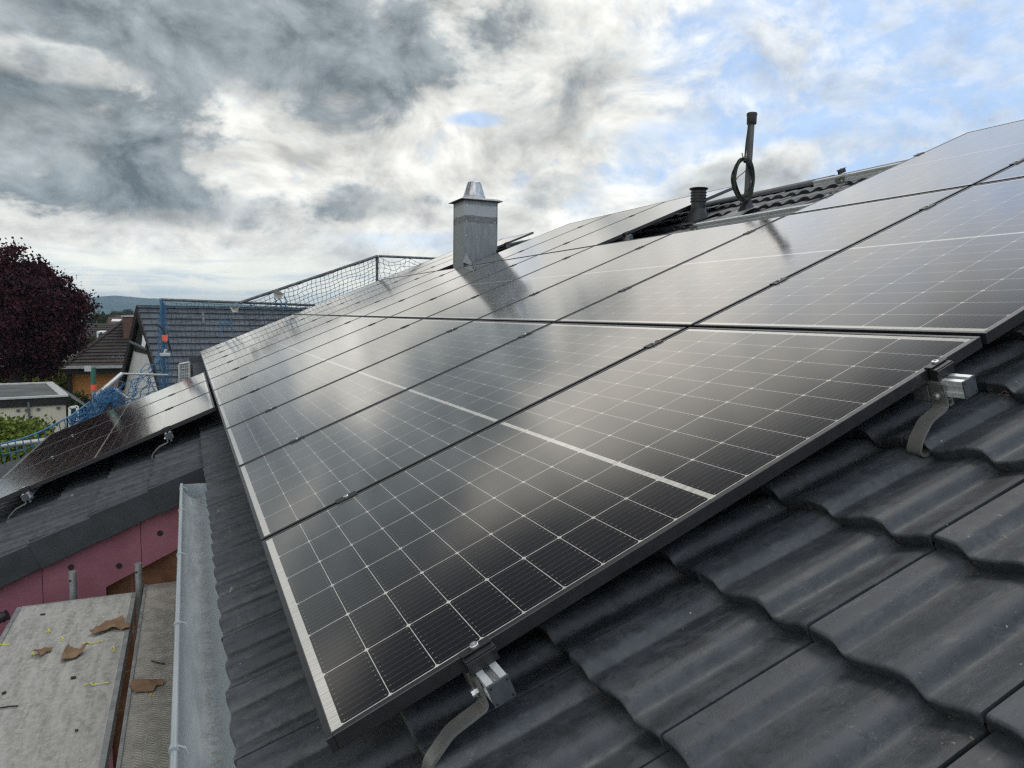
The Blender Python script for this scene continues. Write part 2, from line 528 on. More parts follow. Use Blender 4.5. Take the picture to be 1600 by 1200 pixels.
def chimney_material():
    mt, t, b = base_mat('chimney_sheet', (0.4,0.42,0.44), 0.45, 0.45)
    o = t.new('ShaderNodeTexCoord').outputs['Object']
    x, y, z = t.sep(o)
    w = t.math('MULTIPLY', t.math('SUBTRACT', t.noise(o, 7.0, 4, 0.6), 0.5), 0.05)
    zz = t.math('ADD', z, w)
    n = t.noise(t.vscale(o, (4, 4, 1)), 5.0, 6, 0.65)
    c = t.mix(t.map(n, 0.34, 0.66), (0.18, 0.195, 0.20), (0.28, 0.30, 0.31))
    band = t.math('MULTIPLY', t.map(zz, 0.58, 0.60), t.map(zz, 0.75, 0.73))
    c = t.mix(t.math('MULTIPLY', band, 0.6), c, (0.46, 0.48, 0.49))
    ox = t.math('MULTIPLY', t.map(zz, 0.49, 0.51), t.map(zz, 0.60, 0.585))
    c = t.mix(t.math('MULTIPLY', ox, t.map(t.noise(t.vscale(o, (1.5, 1.5, 9)), 6, 5, 0.6), 0.3, 0.6)), c, (0.13, 0.13, 0.125))
    top = t.math('MULTIPLY', t.map(zz, 0.74, 0.84), t.map(t.noise(o, 9, 5, 0.6), 0.38, 0.6))
    c = t.mix(t.math('MULTIPLY', top, 0.75), c, (0.14, 0.135, 0.13))
    t.l.new(c, b.inputs['Base Color'])
    t.set(b.inputs['Roughness'], t.map(n, 0.3, 0.7, 0.38, 0.6))
    return mt

def deck_material():
    """worn grey scaffold board, splashed with mortar"""
    mt, t, b = base_mat('scaffold_board', (0.3,0.3,0.28), 0.8)
    o = t.new('ShaderNodeTexCoord').outputs['Object']
    v = t.vscale(o, (6, 1.0, 1))
    a = t.noise(v, 4.0, 8, 0.7, 0.5)
    d = t.noise(o, 34.0, 7, 0.7)
    c = t.mix(t.map(a, 0.34, 0.66), (0.21, 0.205, 0.185), (0.36, 0.355, 0.33))
    c = t.mix(t.map(d, 0.42, 0.66, 0.0, 0.6), c, (0.42, 0.415, 0.395))
    s1 = t.noise(o, 60.0, 3, 0.5)
    c = t.mix(t.map(s1, 0.66, 0.74), c, (0.55, 0.53, 0.49))
    s2 = t.noise(o, 85.0, 3, 0.5)
    c = t.mix(t.map(s2, 0.69, 0.75), c, (0.05, 0.045, 0.04))
    s3 = t.noise(o, 9.0, 8, 0.75, 0.8)
    c = t.mix(t.map(s3, 0.60, 0.74, 0.0, 0.5), c, (0.46, 0.45, 0.42))
    x, y, z = t.sep(o)
    gap = t.math('LESS_THAN', t.math('PINGPONG', t.math('ADD', x, 0.02), 0.034), 0.0022)
    t.l.new(t.mix(t.math('MULTIPLY', gap, 0.22), c, (0.42, 0.41, 0.39)), b.inputs['Base Color'])
    bp = t.new('ShaderNodeBump'); bp.inputs['Strength'].default_value = 0.5; bp.inputs['Distance'].default_value = 0.002
    t.set(bp.inputs['Height'], t.math('ADD', a, t.math('MULTIPLY', d, 0.8)))
    t.l.new(bp.outputs[0], b.inputs['Normal'])
    return mt

def steel_deck_material():
    mt, t, b = base_mat('steel_deck', (0.3,0.29,0.26), 0.65, 0.25)
    o = t.new('ShaderNodeTexCoord').outputs['Object']
    x, y, z = t.sep(o)
    # pressed chequer bars, alternating in direction
    sx = t.math('MULTIPLY', x, 46.0); sy = t.math('MULTIPLY', y, 60.0)
    ci = t.math('MODULO', t.math('ADD', t.math('FLOOR', sx), 40.0), 2.0)
    dirn = t.math('SUBTRACT', t.math('MULTIPLY', ci, 2.0), 1.0)
    ph = t.math('ADD', sy, t.math('MULTIPLY', t.math('FRACT', sx), dirn))
    bar = t.map(t.math('PINGPONG', ph, 0.5), 0.16, 0.34)
    n = t.noise(o, 11.0, 7, 0.7)
    c = t.mix(t.map(n, 0.35, 0.65), (0.24, 0.225, 0.19), (0.40, 0.38, 0.34))
    c = t.mix(t.math('MULTIPLY', bar, 0.4), c, (0.50, 0.49, 0.45))
    s1 = t.noise(o, 55.0, 4, 0.6)
    c = t.mix(t.map(s1, 0.64, 0.72), c, (0.55, 0.54, 0.50))
    s2 = t.noise(o, 75.0, 3, 0.5)
    c = t.mix(t.map(s2, 0.69, 0.75), c, (0.04, 0.04, 0.035))
    t.l.new(c, b.inputs['Base Color'])
    bp = t.new('ShaderNodeBump'); bp.inputs['Strength'].default_value = 0.8; bp.inputs['Distance'].default_value = 0.003
    t.set(bp.inputs['Height'], bar)
    t.l.new(bp.outputs[0], b.inputs['Normal'])
    return mt

def leaf_material(name, c1, c2, c3):
    mt, t, b = base_mat(name, c1, 0.8)
    o = t.new('ShaderNodeTexCoord').outputs['Object']
    a = t.new('ShaderNodeAttribute'); a.attribute_name = 'tint'
    c = t.mix(a.outputs['Fac'], c1, c2)
    c = t.mix(t.map(t.noise(o, 1.1, 3, 0.5), 0.5, 0.68), c, c3)
    t.l.new(c, b.inputs['Base Color'])
    b.inputs['Specular IOR Level'].default_value = 0.12
    return mt

def brick_material():
    mt, t, b = base_mat('brown_masonry', (0.2,0.09,0.05), 0.85)
    o = t.new('ShaderNodeTexCoord').outputs['Object']
    x, y, z = t.sep(o)
    n = t.noise(o, 9.0, 6, 0.65)
    c = t.mix(t.map(n, 0.35, 0.65), (0.135, 0.058, 0.030), (0.225, 0.105, 0.055))
    j = t.math('LESS_THAN', t.math('PINGPONG', t.math('ADD', z, 0.80), 0.12), 0.004)
    jx = t.math('LESS_THAN', t.math('PINGPONG', t.math('ADD', x, 0.03), 0.15), 0.003)
    t.l.new(t.mix(t.math('MULTIPLY', t.math('MAXIMUM', j, jx), 0.5), c, (0.30, 0.24, 0.19)), b.inputs['Base Color'])
    return mt

M_CELL = cells_material()
M_TILE = tile_material()
M_ZINC = zinc_material()
M_CHIM = chimney_material()
M_DECK = deck_material()
M_SDECK = steel_deck_material()
M_BRICK = brick_material()
M_FRAME = noisy('black_anodised', (0.014,0.014,0.015), (0.02,0.02,0.021), 20, (0.30, 0.38), 0.0, spec=0.8)
M_BLACK = noisy('black_plastic', (0.012,0.012,0.013), (0.02,0.02,0.021), 20, (0.38, 0.5))
M_ALU = noisy('mill_aluminium', (0.62,0.64,0.65), (0.74,0.76,0.77), 12, (0.34, 0.46), 0.4, stretch=(4,1,4))
M_CAP = noisy('grey_end_cap', (0.075,0.088,0.098), (0.10,0.115,0.125), 30, (0.4, 0.5), 0.3)
M_STEEL = noisy('stainless_hook', (0.25,0.25,0.235), (0.33,0.33,0.315), 9, (0.36, 0.46), 0.6)
M_BOLT = noisy('bolt_steel', (0.62,0.62,0.62), (0.7,0.7,0.7), 40, (0.28, 0.4), 0.9)
M_MAST = noisy('mast_pipe', (0.085,0.088,0.085), (0.13,0.135,0.13), 9, (0.45, 0.6), 0.15, stretch=(1,1,0.3))
M_LEAD = noisy('lead_flashing', (0.17,0.175,0.18), (0.26,0.265,0.27), 9, (0.45, 0.6), 0.35)
M_COWL = noisy('steel_cowl', (0.42,0.43,0.44), (0.6,0.61,0.62), 14, (0.25, 0.4), 0.9, stretch=(3,3,0.3))
M_CABLE = noisy('cable_black', (0.012,0.014,0.012), (0.02,0.024,0.02), 30, (0.45, 0.6))
M_GCABLE = noisy('cable_green', (0.035,0.055,0.022), (0.06,0.085,0.03), 30, (0.45, 0.6))
M_PINK = noisy('pink_board', (0.255,0.092,0.125), (0.31,0.118,0.155), 4, (0.75, 0.9))
M_UNDER = noisy('roof_underlay', (0.01,0.01,0.01), (0.016,0.016,0.016), 5, (0.85, 0.95))
M_RENDER = noisy('grey_render', (0.42,0.41,0.39), (0.5,0.49,0.47), 6, (0.85, 0.95), bump=0.3)
M_WTUBE = noisy('pale_scaffold_tube', (0.50,0.51,0.50), (0.62,0.63,0.62), 15, (0.35, 0.5), 0.35)
M_TUBE = noisy('dull_scaffold_tube', (0.10,0.11,0.115), (0.19,0.20,0.20), 12, (0.45, 0.6), 0.5)
M_GTUBE = noisy('galvanised_tube', (0.26,0.27,0.27), (0.36,0.37,0.37), 12, (0.42, 0.58), 0.6)
M_NETB = noisy('blue_net', (0.035,0.13,0.26), (0.07,0.20,0.36), 10, (0.55, 0.7))
M_NETD = noisy('grey_blue_net', (0.035,0.055,0.07), (0.05,0.075,0.095), 10, (0.6, 0.75))
M_BTUBE = noisy('blue_tube', (0.05,0.13,0.21), (0.09,0.19,0.28), 12, (0.45, 0.6), 0.1)
M_CARD = noisy('brown_cardboard', (0.16,0.095,0.052), (0.23,0.145,0.085), 12, (0.85, 0.95), bump=0.2)
M_YEL = noisy('yellow_string', (0.62,0.60,0.06), (0.75,0.72,0.12), 30, (0.6, 0.8))
M_TWIG = noisy('dark_scrap', (0.014,0.012,0.012), (0.03,0.026,0.024), 30, (0.6, 0.8))
M_VERGE = noisy('verge_cloak', (0.026,0.029,0.033), (0.038,0.042,0.047), 7, (0.5, 0.62), bump=0.2)
M_BTILE = noisy('brown_roof_tile', (0.028,0.021,0.018), (0.048,0.037,0.031), 3, (0.7, 0.85), lo=0.3, hi=0.7)
M_GTILE = noisy('slate_grey_tile', (0.052,0.064,0.080), (0.085,0.100,0.120), 2.2, (0.55, 0.7), stretch=(1,1,1), lo=0.3, hi=0.7)
M_RTILE = noisy('red_brown_tile', (0.10,0.058,0.045), (0.15,0.09,0.07), 0.8, (0.75, 0.9))
M_ORANGE = noisy('ochre_render', (0.50,0.22,0.065), (0.56,0.255,0.08), 3, (0.85, 0.95))
M_DARKW = noisy('dark_timber', (0.012,0.010,0.010), (0.022,0.018,0.017), 4, (0.65, 0.8))
M_WHITE = noisy('white_render', (0.68,0.68,0.67), (0.76,0.76,0.75), 4, (0.8, 0.9))
M_CREAM = noisy('cream_render', (0.62,0.56,0.44), (0.68,0.62,0.50), 1.2, (0.85, 0.95))
M_GROOF = noisy('garage_felt', (0.075,0.078,0.075), (0.12,0.125,0.12), 1.3, (0.75, 0.9))
M_TRIM = noisy('pale_metal_trim', (0.50,0.51,0.49), (0.60,0.61,0.59), 6, (0.45, 0.6), 0.3)
M_BRCH = noisy('brown_chimney', (0.115,0.058,0.042), (0.15,0.078,0.056), 5, (0.8, 0.9))
M_BARK = noisy('bark', (0.035,0.026,0.022), (0.06,0.046,0.038), 9, (0.85, 0.95), bump=0.5)
M_GLASSD = noisy('dark_pane', (0.03,0.04,0.045), (0.05,0.06,0.065), 2, (0.08, 0.15))
M_PLATE = noisy('slate_grey_sheet', (0.060,0.062,0.068), (0.075,0.078,0.085), 3, (0.5, 0.65))
M_PGREEN = noisy('green_sleeve', (0.03,0.13,0.095), (0.045,0.17,0.12), 9, (0.6, 0.75))
M_PRED = noisy('red_sleeve', (0.75,0.10,0.05), (0.85,0.14,0.08), 9, (0.6, 0.75))
M_PAPER = noisy('pale_rag', (0.42,0.40,0.35), (0.55,0.53,0.47), 9, (0.85, 0.95))
M_MAPLE = leaf_material('maple_leaf', (0.026,0.0075,0.010), (0.062,0.017,0.020), (0.044,0.020,0.025))
M_GREEN = leaf_material('shrub_leaf', (0.07,0.125,0.020), (0.17,0.21,0.035), (0.16,0.14,0.045))
M_DGREEN = leaf_material('hedge_leaf', (0.018,0.034,0.012), (0.045,0.065,0.024), (0.05,0.045,0.025))
M_FARG = leaf_material('far_leaf', (0.030,0.048,0.020), (0.060,0.078,0.032), (0.045,0.055,0.028))
M_CONIF = leaf_material('conifer_needle', (0.012,0.022,0.012), (0.024,0.036,0.02), (0.018,0.028,0.016))

# ------------------------------------------------------------------ ground and hills
def ground_z(d):
    s = min(max((d - 38.0) / 320.0, 0.0), 1.0)
    return GROUND - 9.0 * s * s * (3 - 2 * s)
def build_ground():
    mt, t, b = base_mat('meadow_and_gardens', (0.07,0.09,0.04), 0.9)
    o = t.new('ShaderNodeTexCoord').outputs['Object']
    c = t.mix(t.map(t.noise(o, 0.05, 6, 0.6), 0.4, 0.6), (0.050, 0.075, 0.026), (0.085, 0.095, 0.045))
    c = t.mix(t.map(t.noise(o, 0.9, 6, 0.7), 0.45, 0.7, 0, 0.6), c, (0.11, 0.10, 0.06))
    t.l.new(c, b.inputs['Base Color'])
    rad = [0, 4, 8, 14, 20, 28, 38, 50, 70, 100, 140, 200, 280, 400, 600, 900, 1300, 1800, 2400, 3000, 3600]
    n = 72; V = [(0, 0, GROUND)]; F = []
    mb = MB()
    vs = [(0, 0, GROUND)]
    for r in rad[1:]:
        for j in range(n):
            a = 2 * math.pi * j / n
            vs.append((r * math.sin(a), r * math.cos(a), ground_z(r)))
    fs = [(0, 1 + j, 1 + (j + 1) % n) for j in range(n)]
    for i in range(len(rad) - 2):
        for j in range(n):
            j2 = (j + 1) % n
            fs.append((1+i*n+j, 1+(i+1)*n+j, 1+(i+1)*n+j2, 1+i*n+j2))
    mb.add(vs, fs)
    o = mb.build('ground', mt, smooth=40)
    tag(o, kind='structure')
build_ground()

def build_hills():
    mt, t, b = base_mat('hill_forest', (0.03,0.05,0.025), 0.95)
    o = t.new('ShaderNodeTexCoord').outputs['Object']
    c = t.mix(t.map(t.noise(o, 0.012, 6, 0.65), 0.42, 0.6), (0.020, 0.034, 0.016), (0.045, 0.058, 0.030))
    c = t.mix(t.map(t.noise(o, 0.004, 3, 0.6), 0.60, 0.66, 0, 0.6), c, (0.10, 0.11, 0.05))
    t.l.new(c, b.inputs['Base Color'])
    b.inputs['Specular IOR Level'].default_value = 0.1
    # skyline heights at ~2600 m, by azimuth in degrees
    prof = [(-70, 20), (-45, 34), (-30, 26), (-20, 36), (-12, 30), (-7, 34), (-4.5, 45), (-2, 38), (2, 30), (5, 22), (8, 17), (12, 16), (25, 24), (40, 18), (70, 28)]
    def top(a):
        for (a0, h0), (a1, h1) in zip(prof, prof[1:]):
            if a0 <= a <= a1:
                s = (a - a0) / (a1 - a0); s = s * s * (3 - 2 * s)
                return h0 + (h1 - h0) * s
        return 20
    na, nr = 700, 22
    vs = []; fs = []
    for j in range(na + 1):
        a = -70 + 140 * j / na
        ar = math.radians(a)
        for i in range(nr + 1):
            s = i / nr
            d = 1900 + 900 * s
            h = -14.0 + (top(a) + 14.0) * (math.sin(min(s / 0.8, 1.0) * math.pi / 2) ** 1.5)
            q = Vector((d * math.sin(ar), d * math.cos(ar), 0))
            h += (noise.noise(q / 90) * 3.0 + noise.noise(q / 26) * 1.6) * min(s * 3, 1) + abs(noise.noise(q / 9)) * 2.2 * min(s * 3, 1)
            if i == nr: h = -20
            vs.append((q.x, q.y, h))
    for j in range(na):
        for i in range(nr):
            p = j * (nr + 1) + i
            fs.append((p, p + 1, p + nr + 2, p + nr + 1))
    mb = MB(); mb.add(vs, fs)
    tag(mb.build('hills', mt, smooth=60), kind='structure')
build_hills()

# ------------------------------------------------------------------ own house: tiled roof
T_U, T_V = 0.300, 0.325
U_JOINT, V_EAVE = 0.030, -0.197
W_BASE = -0.177
PROF_T = np.array([-.12, 0.0, .07, .17, .245, .295, .335, .365, .41, .50, .61, .71, .775, .82, .85, .90, 1.0, 1.07, 1.17])
PROF_W = np.array([8., 8., 5., -6., -12., -13., 4., 8., 10., 7., -3.5, -11., -13., 3., 7., 8., 8., 5., -6.]) * 0.00108
def tile_profile(t):
    """two flat-topped rolls and two pans, creases slightly rounded"""
    k = np.linspace(-.03, .03, 11); w = np.exp(-(k / .010) ** 2); w /= w.sum()
    return sum(wi * np.interp(t + ki, PROF_T, PROF_W) for ki, wi in zip(k, w))
def tile_mesh(cells, nu, nv):
    """cells: list of (u0, v0); one concrete tile each, its low edge at v0"""
    lipw, lift, side = 0.010, 0.032, 0.018
    t = np.linspace(0.013, 0.991, nu + 1)
    sv = np.concatenate([[0.008, 0.020, 0.040, 0.075], np.linspace(0.16, 1.07, nv - 3)])
    prof = tile_profile(t)
    nt = len(t)
    rows = []
    # front lip: bottom, then rounded top edge
    rows.append((0.015, prof * 0.95 - 0.008, True))
    rows.append((0.0005, prof + lift - 0.0065, True))
    rows.append((0.0005, prof + lift - 0.0042, True))
    for k, s in enumerate(sv):
        dz = [-0.0014, -0.0003, 0, 0][k] if k < 4 else 0
        rows.append((s * T_V, prof + lift * (1 - s) + dz, False))
    nr = len(rows)
    bv = np.zeros((nr, nt + 2, 3))
    for i, (dv, w, _) in enumerate(rows):
        bv[i, 1:-1, 0] = t * T_U; bv[i, 1:-1, 1] = dv; bv[i, 1:-1, 2] = w
        bv[i, 0] = (t[0] * T_U - 0.001, dv, w[0] - side)
        bv[i, -1] = (t[-1] * T_U + 0.001, dv, w[-1] - side)
    nc = nt + 2
    idx = np.arange(nr * nc).reshape(nr, nc)
    bf = np.stack([idx[:-1, :-1], idx[:-1, 1:], idx[1:, 1:], idx[1:, :-1]], -1).reshape(-1, 4)
    bv = bv.reshape(-1, 3)
    cr = np.exp(-((t - .285) / .020) ** 2) + np.exp(-((t - .785) / .020) ** 2) * .8
    bc = np.zeros((nr, nt + 2)); bc[2:, 1:-1] = cr[None, :]; bc = bc.reshape(-1)
    Vs = []; Fs = []; tint = []
    for k, (u0, v0) in enumerate(cells):
        a = RNG.normal(0, 0.0035)
        p = bv.copy()
        uu, vv = p[:, 0] - T_U / 2, p[:, 1]
        p[:, 0] = T_U / 2 + uu + a * vv + RNG.normal(0, 0.0006)
        p[:, 1] = vv - a * uu + RNG.normal(0, 0.0022)
        p[:, 2] += RNG.normal(0, 0.0010) + uu * RNG.normal(0, 0.006)
        p[:, 0] += u0; p[:, 1] += v0
        Vs.append(p); Fs.append(bf + k * len(bv))
        tint.append(np.stack([np.full(len(bv), RNG.random()), bc * (0.3 + RNG.random())], 1))
    V = np.concatenate(Vs); F = np.concatenate(Fs); tint = np.concatenate(tint)
    Wd = V[:, 2] + W_BASE
    X = V[:, 1] * CT - Wd * ST; Y = V[:, 0]; Z = V[:, 1] * ST + Wd * CT
    return np.stack([X, Y, Z], 1), F, tint
def set_tint(o, tint):
    tint = np.asarray(tint, dtype=np.float32)
    if tint.ndim == 2:                  # tiles also carry where dust settles along their creases
        c = o.data.attributes.new('crease', 'FLOAT', 'POINT')
        c.data.foreach_set('value', np.ascontiguousarray(tint[:, 1]))
        tint = np.ascontiguousarray(tint[:, 0])
    a = o.data.attributes.new('tint', 'FLOAT', 'POINT')
    a.data.foreach_set('value', tint)

house = thing('house', 'single house with dark grey tiled roof carrying the solar panels and steel chimney', 'house', (2.5, 6.0, GROUND))
HO = Vector((2.5, 6.0, GROUND))
U_LO, U_HI = -1.77, 13.23            # verge to verge
W_U0, W_U1 = 3.50, 8.60              # low side wing
NC = 17
V_RIDGE = V_EAVE + NC * T_V + 0.03
near = []; far = []
for c in range(NC):
    for j in range(-6, 44):
        u0 = U_JOINT + j * T_U; v0 = V_EAVE + c * T_V
        (near if u0 < 1.5 else far).append((u0, v0))
for c in range(1, 8):
    for j in range(17):
        far.append((W_U0 + j * T_U, V_EAVE - c * T_V))
def join(parts):
    off = 0; V = []; F = []; T = []
    for v, f, t in parts:
        V.append(v); F.append(f + off); T.append(t); off += len(v)
    return np.concatenate(V), np.concatenate(F), np.concatenate(T)
V, F, tint = join([tile_mesh(near, 60, 9), tile_mesh(far, 26, 6)])
V = V - np.array(HO)
roof = np_mesh('roof', V, F, M_TILE, house, smooth=50)
set_tint(roof, tint)

def hb(name, mb, mat, parent=house, origin=HO, **kw):
    """part of the house, built in world coordinates"""
    o = mb.build(name, mat, None, origin=origin, **kw)
    if parent is house:
        o.parent = house; o.location = Vector(origin) - HO
    else:
        o.parent = parent; o.location = (0, 0, 0)
    return o

# sheathing under the tiles, other slope, walls
mb = MB()
for (u0, u1, v0, v1) in ((U_LO + 0.05, U_HI - 0.05, V_EAVE + 0.04, V_RIDGE - 0.05), (W_U0 + 0.05, W_U1 - 0.05, V_EAVE - 7 * T_V + 0.05, V_EAVE + 0.04)):
    mb.prism([rp(u0, v0, -0.20), rp(u1, v0, -0.20), rp(u1, v1, -0.20), rp(u0, v1, -0.20)], rp(0, 0, -0.03))
hb('roof_sheathing', mb, M_UNDER)
ridge = rp(0, V_RIDGE, W_BASE + 0.02)
mb = MB()
for i in range(17):                   # the far slope, lapped courses
    s0, s1 = i * 0.325, i * 0.325 + 0.34
    for (a, b) in ((0, 1),):
        def q(s, u, w): return Vector((ridge.x + s * CT + w * ST, u, ridge.z - s * ST + w * CT))
        mb.add([q(s0, U_LO, -0.012), q(s0, U_HI, -0.012), q(s1, U_HI, 0.012), q(s1, U_LO, 0.012), q(s1, U_HI, -0.010), q(s1, U_LO, -0.010)],
               [(0,1,2,3), (3,2,4,5)])
hb('back_roof', mb, M_TILE)
mb = MB()
n_r = 14
for i in range(n_r):                  # angled ridge caps, lapped
    u0 = U_LO + i * (U_HI - U_LO) / n_r; u1 = u0 + (U_HI - U_LO) / n_r + 0.03
    pr = [(-0.128, -0.060), (-0.118, -0.034), (-0.06, 0.002), (-0.02, 0.014), (0.02, 0.014), (0.06, 0.002), (0.118, -0.034), (0.128, -0.060)]
    up = 0.0; k0, k1 = 1.02, 0.99
    A = [Vector((ridge.x + x * k0, u0, ridge.z + 0.012 + z * k0 + 0.005)) for x, z in pr]
    B = [Vector((ridge.x + x * k1, u1, ridge.z + 0.012 + z * k1)) for x, z in pr]
    A2 = [p - Vector((0, 0, 0.016)) for p in A]
    n = len(pr)
    mb.add(A + B + A2, [(j, j+1, n+j+1, n+j) for j in range(n-1)] + [(j+1, j, 2*n+j, 2*n+j+1) for j in range(n-1)])
hb('ridge_cap', mb, M_TILE, smooth=40)

mb = MB()
e_main = rp(0, V_EAVE + 0.30, -0.22)
x0, x1 = e_main.x, 2 * ridge.x - e_main.x
def gable_poly(y):
    return [(x0, y, GROUND), (x1, y, GROUND), (x1, y, e_main.z - 0.03), (ridge.x, y, ridge.z - 0.10), (x0, y, e_main.z - 0.03)]
mb.prism(gable_poly(U_LO + 0.25), (0, U_HI - U_LO - 0.5, 0))
hb('wall', mb, M_RENDER)
# wing walls: brown masonry below, pink insulation boards on the gable
e_w = rp(0, V_EAVE - 7 * T_V + 0.30, -0.24)
YG = W_U0 + 0.085
mb = MB()
top_r = rp(0, V_EAVE + 0.25, -0.235)
mb.prism([(e_w.x, YG, GROUND), (x0 - 0.004, YG, GROUND), (x0 - 0.004, YG, top_r.z), (e_w.x, YG, e_w.z)], (0, W_U1 - W_U0 - 0.25, 0))
hb('wing_wall', mb, M_BRICK)
mb = MB()
YP = YG - 0.06
z_a = lambda x: -0.728 + 0.47 * (x + 0.285)          # lower edge of the boards
zt = lambda x: x * math.tan(TH) - 0.235
xs = [e_w.x - 0.02, -0.97, -0.47, x0 - 0.006]
def pz(x): return min(z_a(x), zt(x) - 0.1) if x > -0.62 else GROUND + 0.3
for xa, xb in zip(xs, xs[1:]):
    xb2 = xb - 0.003
    if xa < -0.98:
        mb.prism([(xa, YP, GROUND + .3), (xb2, YP, GROUND + .3), (xb2, YP, zt(xb2)), (xa, YP, zt(xa))], (0, 0.057, 0))
    elif xa < -0.5:
        mb.prism([(xa, YP, GROUND + .3), (-0.66, YP, GROUND + .3), (-0.66, YP, z_a(-0.66)), (xb2, YP, z_a(xb2)), (xb2, YP, zt(xb2)), (xa, YP, zt(xa))], (0, 0.057, 0))
    else:
        mb.prism([(xa, YP, z_a(xa)), (xb2, YP, z_a(xb2)), (xb2, YP, zt(xb2)), (xa, YP, zt(xa))], (0, 0.057, 0))
pink = hb('insulation_board', mb, M_PINK)
pink['label'] = 'pink insulation boards on the wing gable, under the dark verge tiles'
for px, py in ((185, 832 + 52), (250, 833), (110, 884)):
    pass
for px, py in ((186, 884), (250, 833), (111, 886)):
    c = at(px, py, YP)
    mb = MB()
    mb.tube([c + Vector((0, -0.004, 0)), c + Vector((0, 0.004, 0))], 0.016, 16)
    o = mb.build('fastener_dowel', M_BLACK, None, origin=HO); o.parent = pink; o.location = (0, 0, 0)
# verge tiles: dark cloaks hanging down the gable of the wing
mb = MB()
for c in range(0, 8):
    v0 = V_EAVE - c * T_V + 0.0 if c else V_EAVE
    v0 = V_EAVE - c * T_V; v1 = v0 + T_V + 0.012
    lift = 0.010
    A = [rp(0, v0, W_BASE + 0.035), rp(0, v1, W_BASE + 0.022), rp(0, v1, W_BASE - 0.125), rp(0, v0, W_BASE - 0.132)]
    off = 0.0045 * (c % 2)
    if c == 0:
        A[1] = rp(0, V_EAVE + 0.10, W_BASE + 0.028); A[2] = rp(0, V_EAVE + 0.10, W_BASE - 0.13)
    mb.prism([Vector((p.x, W_U0 - 0.028 - off - 0.005 * (i in (0, 3)), p.z)) for i, p in enumerate(A)], (0, 0.030, 0))
hb('verge_tile', mb, M_VERGE, bevel=0.004)
# bargeboards on the far and near verges of the main roof
for u in (U_LO - 0.03, U_HI + 0.005):
    mb = MB()
    A = [rp(0, V_EAVE, W_BASE + 0.03), rp(0, V_RIDGE, W_BASE + 0.03), rp(0, V_RIDGE, W_BASE - 0.14), rp(0, V_EAVE, W_BASE - 0.14)]
    mb.prism([Vector((p.x, u, p.z)) for p in A], (0, 0.025, 0))
    hb('bargeboard', mb, M_TILE)
# eave trim board behind the gutter
mb = MB()
p = rp(0, V_EAVE + 0.10, -0.2)
mb.box((p.x, U_LO + 0.02, p.z - 0.16), (p.x + 0.03, W_U0 + 0.02, p.z))
hb('fascia_board', mb, M_DARKW)

# gutter -----------------------------------------------------------
GX, GZ, GR = -0.158, -0.262, 0.080
G0, G1 = -1.55, W_U0 - 0.30
gut_o = Vector((GX, 0, GZ))
mb = MB()
prof = []
for i in range(19):
    a = math.pi + math.pi * i / 18
    prof.append((GR * math.cos(a), GR * math.sin(a)))
outer = prof; inner = [(x * 0.975, z * 0.975 + 0.0) for x, z in prof][::-1]
ys = np.linspace(G0, G1, 60)
ring = outer + inner
n = len(ring); vs = []; fs = []
for y in ys:
    for x, z in ring:
        vs.append((GX + x, y, GZ + z - 0.006 * (G1 - y) / 4))
for i in range(len(ys) - 1):
    for j in range(n):
        j2 = (j + 1) % n
        fs.append((i*n+j, i*n+j2, (i+1)*n+j2, (i+1)*n+j))
mb.add(vs, fs)
gut = hb('gutter', mb, M_ZINC, smooth=40, origin=gut_o)
mb = MB()                                           # rolled bead on the outer rim
mb.tube([(GX - GR - 0.003, y, GZ + 0.002 - 0.006 * (G1 - y) / 4) for y in np.linspace(G0, G1, 20)], 0.0085, 12)
o = mb.build('rolled_bead', M_ZINC, None, origin=gut_o, smooth=40); o.parent = gut; o.location = (0, 0, 0)
mb = MB()                                           # stop end
pts = [(GX + x * 1.02, G1, GZ + z * 1.02) for x, z in prof]
mb.prism(pts, (0, 0.006, 0))
o = mb.build('stop_end', M_ZINC, None, origin=gut_o); o.parent = gut; o.location = (0, 0, 0)
for y in (-0.9, -0.2, 0.52, 1.22, 1.92, 2.62, 3.1):
    mb = MB()
    mb.tube([(GX - GR - 0.003, y - 0.009, GZ + 0.002), (GX - GR - 0.003, y + 0.009, GZ + 0.002)], 0.0115, 12)
    mb.tube([(GX - GR + 0.004, y, GZ + 0.010), (GX - GR + 0.020, y - 0.004, GZ + 0.004), (GX - GR + 0.026, y - 0.01, GZ - 0.012)], 0.0022, 6)
    o = mb.build('gutter_bracket', M_ZINC, None, origin=gut_o, smooth=40); o.parent = gut; o.location = (0, 0, 0)

# chimney ----------------------------------------------------------
CX0, CX1, CY0, CY1 = 3.285, 3.765, 8.25, 8.67
CTOP = 2.285
CBASE = 1.25
cho = Vector(((CX0 + CX1) / 2, (CY0 + CY1) / 2, 1.46))
mb = MB(); mb.box((CX0, CY0, CBASE), (CX1, CY1, CTOP))
chim = hb('chimney', mb, M_CHIM, origin=cho, bevel=0.006)
def chp(name, mb, mat, **kw):
    o = mb.build(name, mat, None, origin=cho, **kw); o.parent = chim; o.location = (0, 0, 0); return o
mb = MB()
a, b_ = 0.062, 0.026
zt_ = CTOP + 0.003
P = [(CX0 - a, CY0 - a, zt_ - b_), (CX1 + a, CY0 - a, zt_ - b_), (CX1 + a, CY1 + a, zt_ - b_), (CX0 - a, CY1 + a, zt_ - b_)]
Q = [(CX0 - .01, CY0 - .01, zt_), (CX1 + .01, CY0 - .01, zt_), (CX1 + .01, CY1 + .01, zt_), (CX0 - .01, CY1 + .01, zt_)]
up = Vector((0, 0, 0.008))
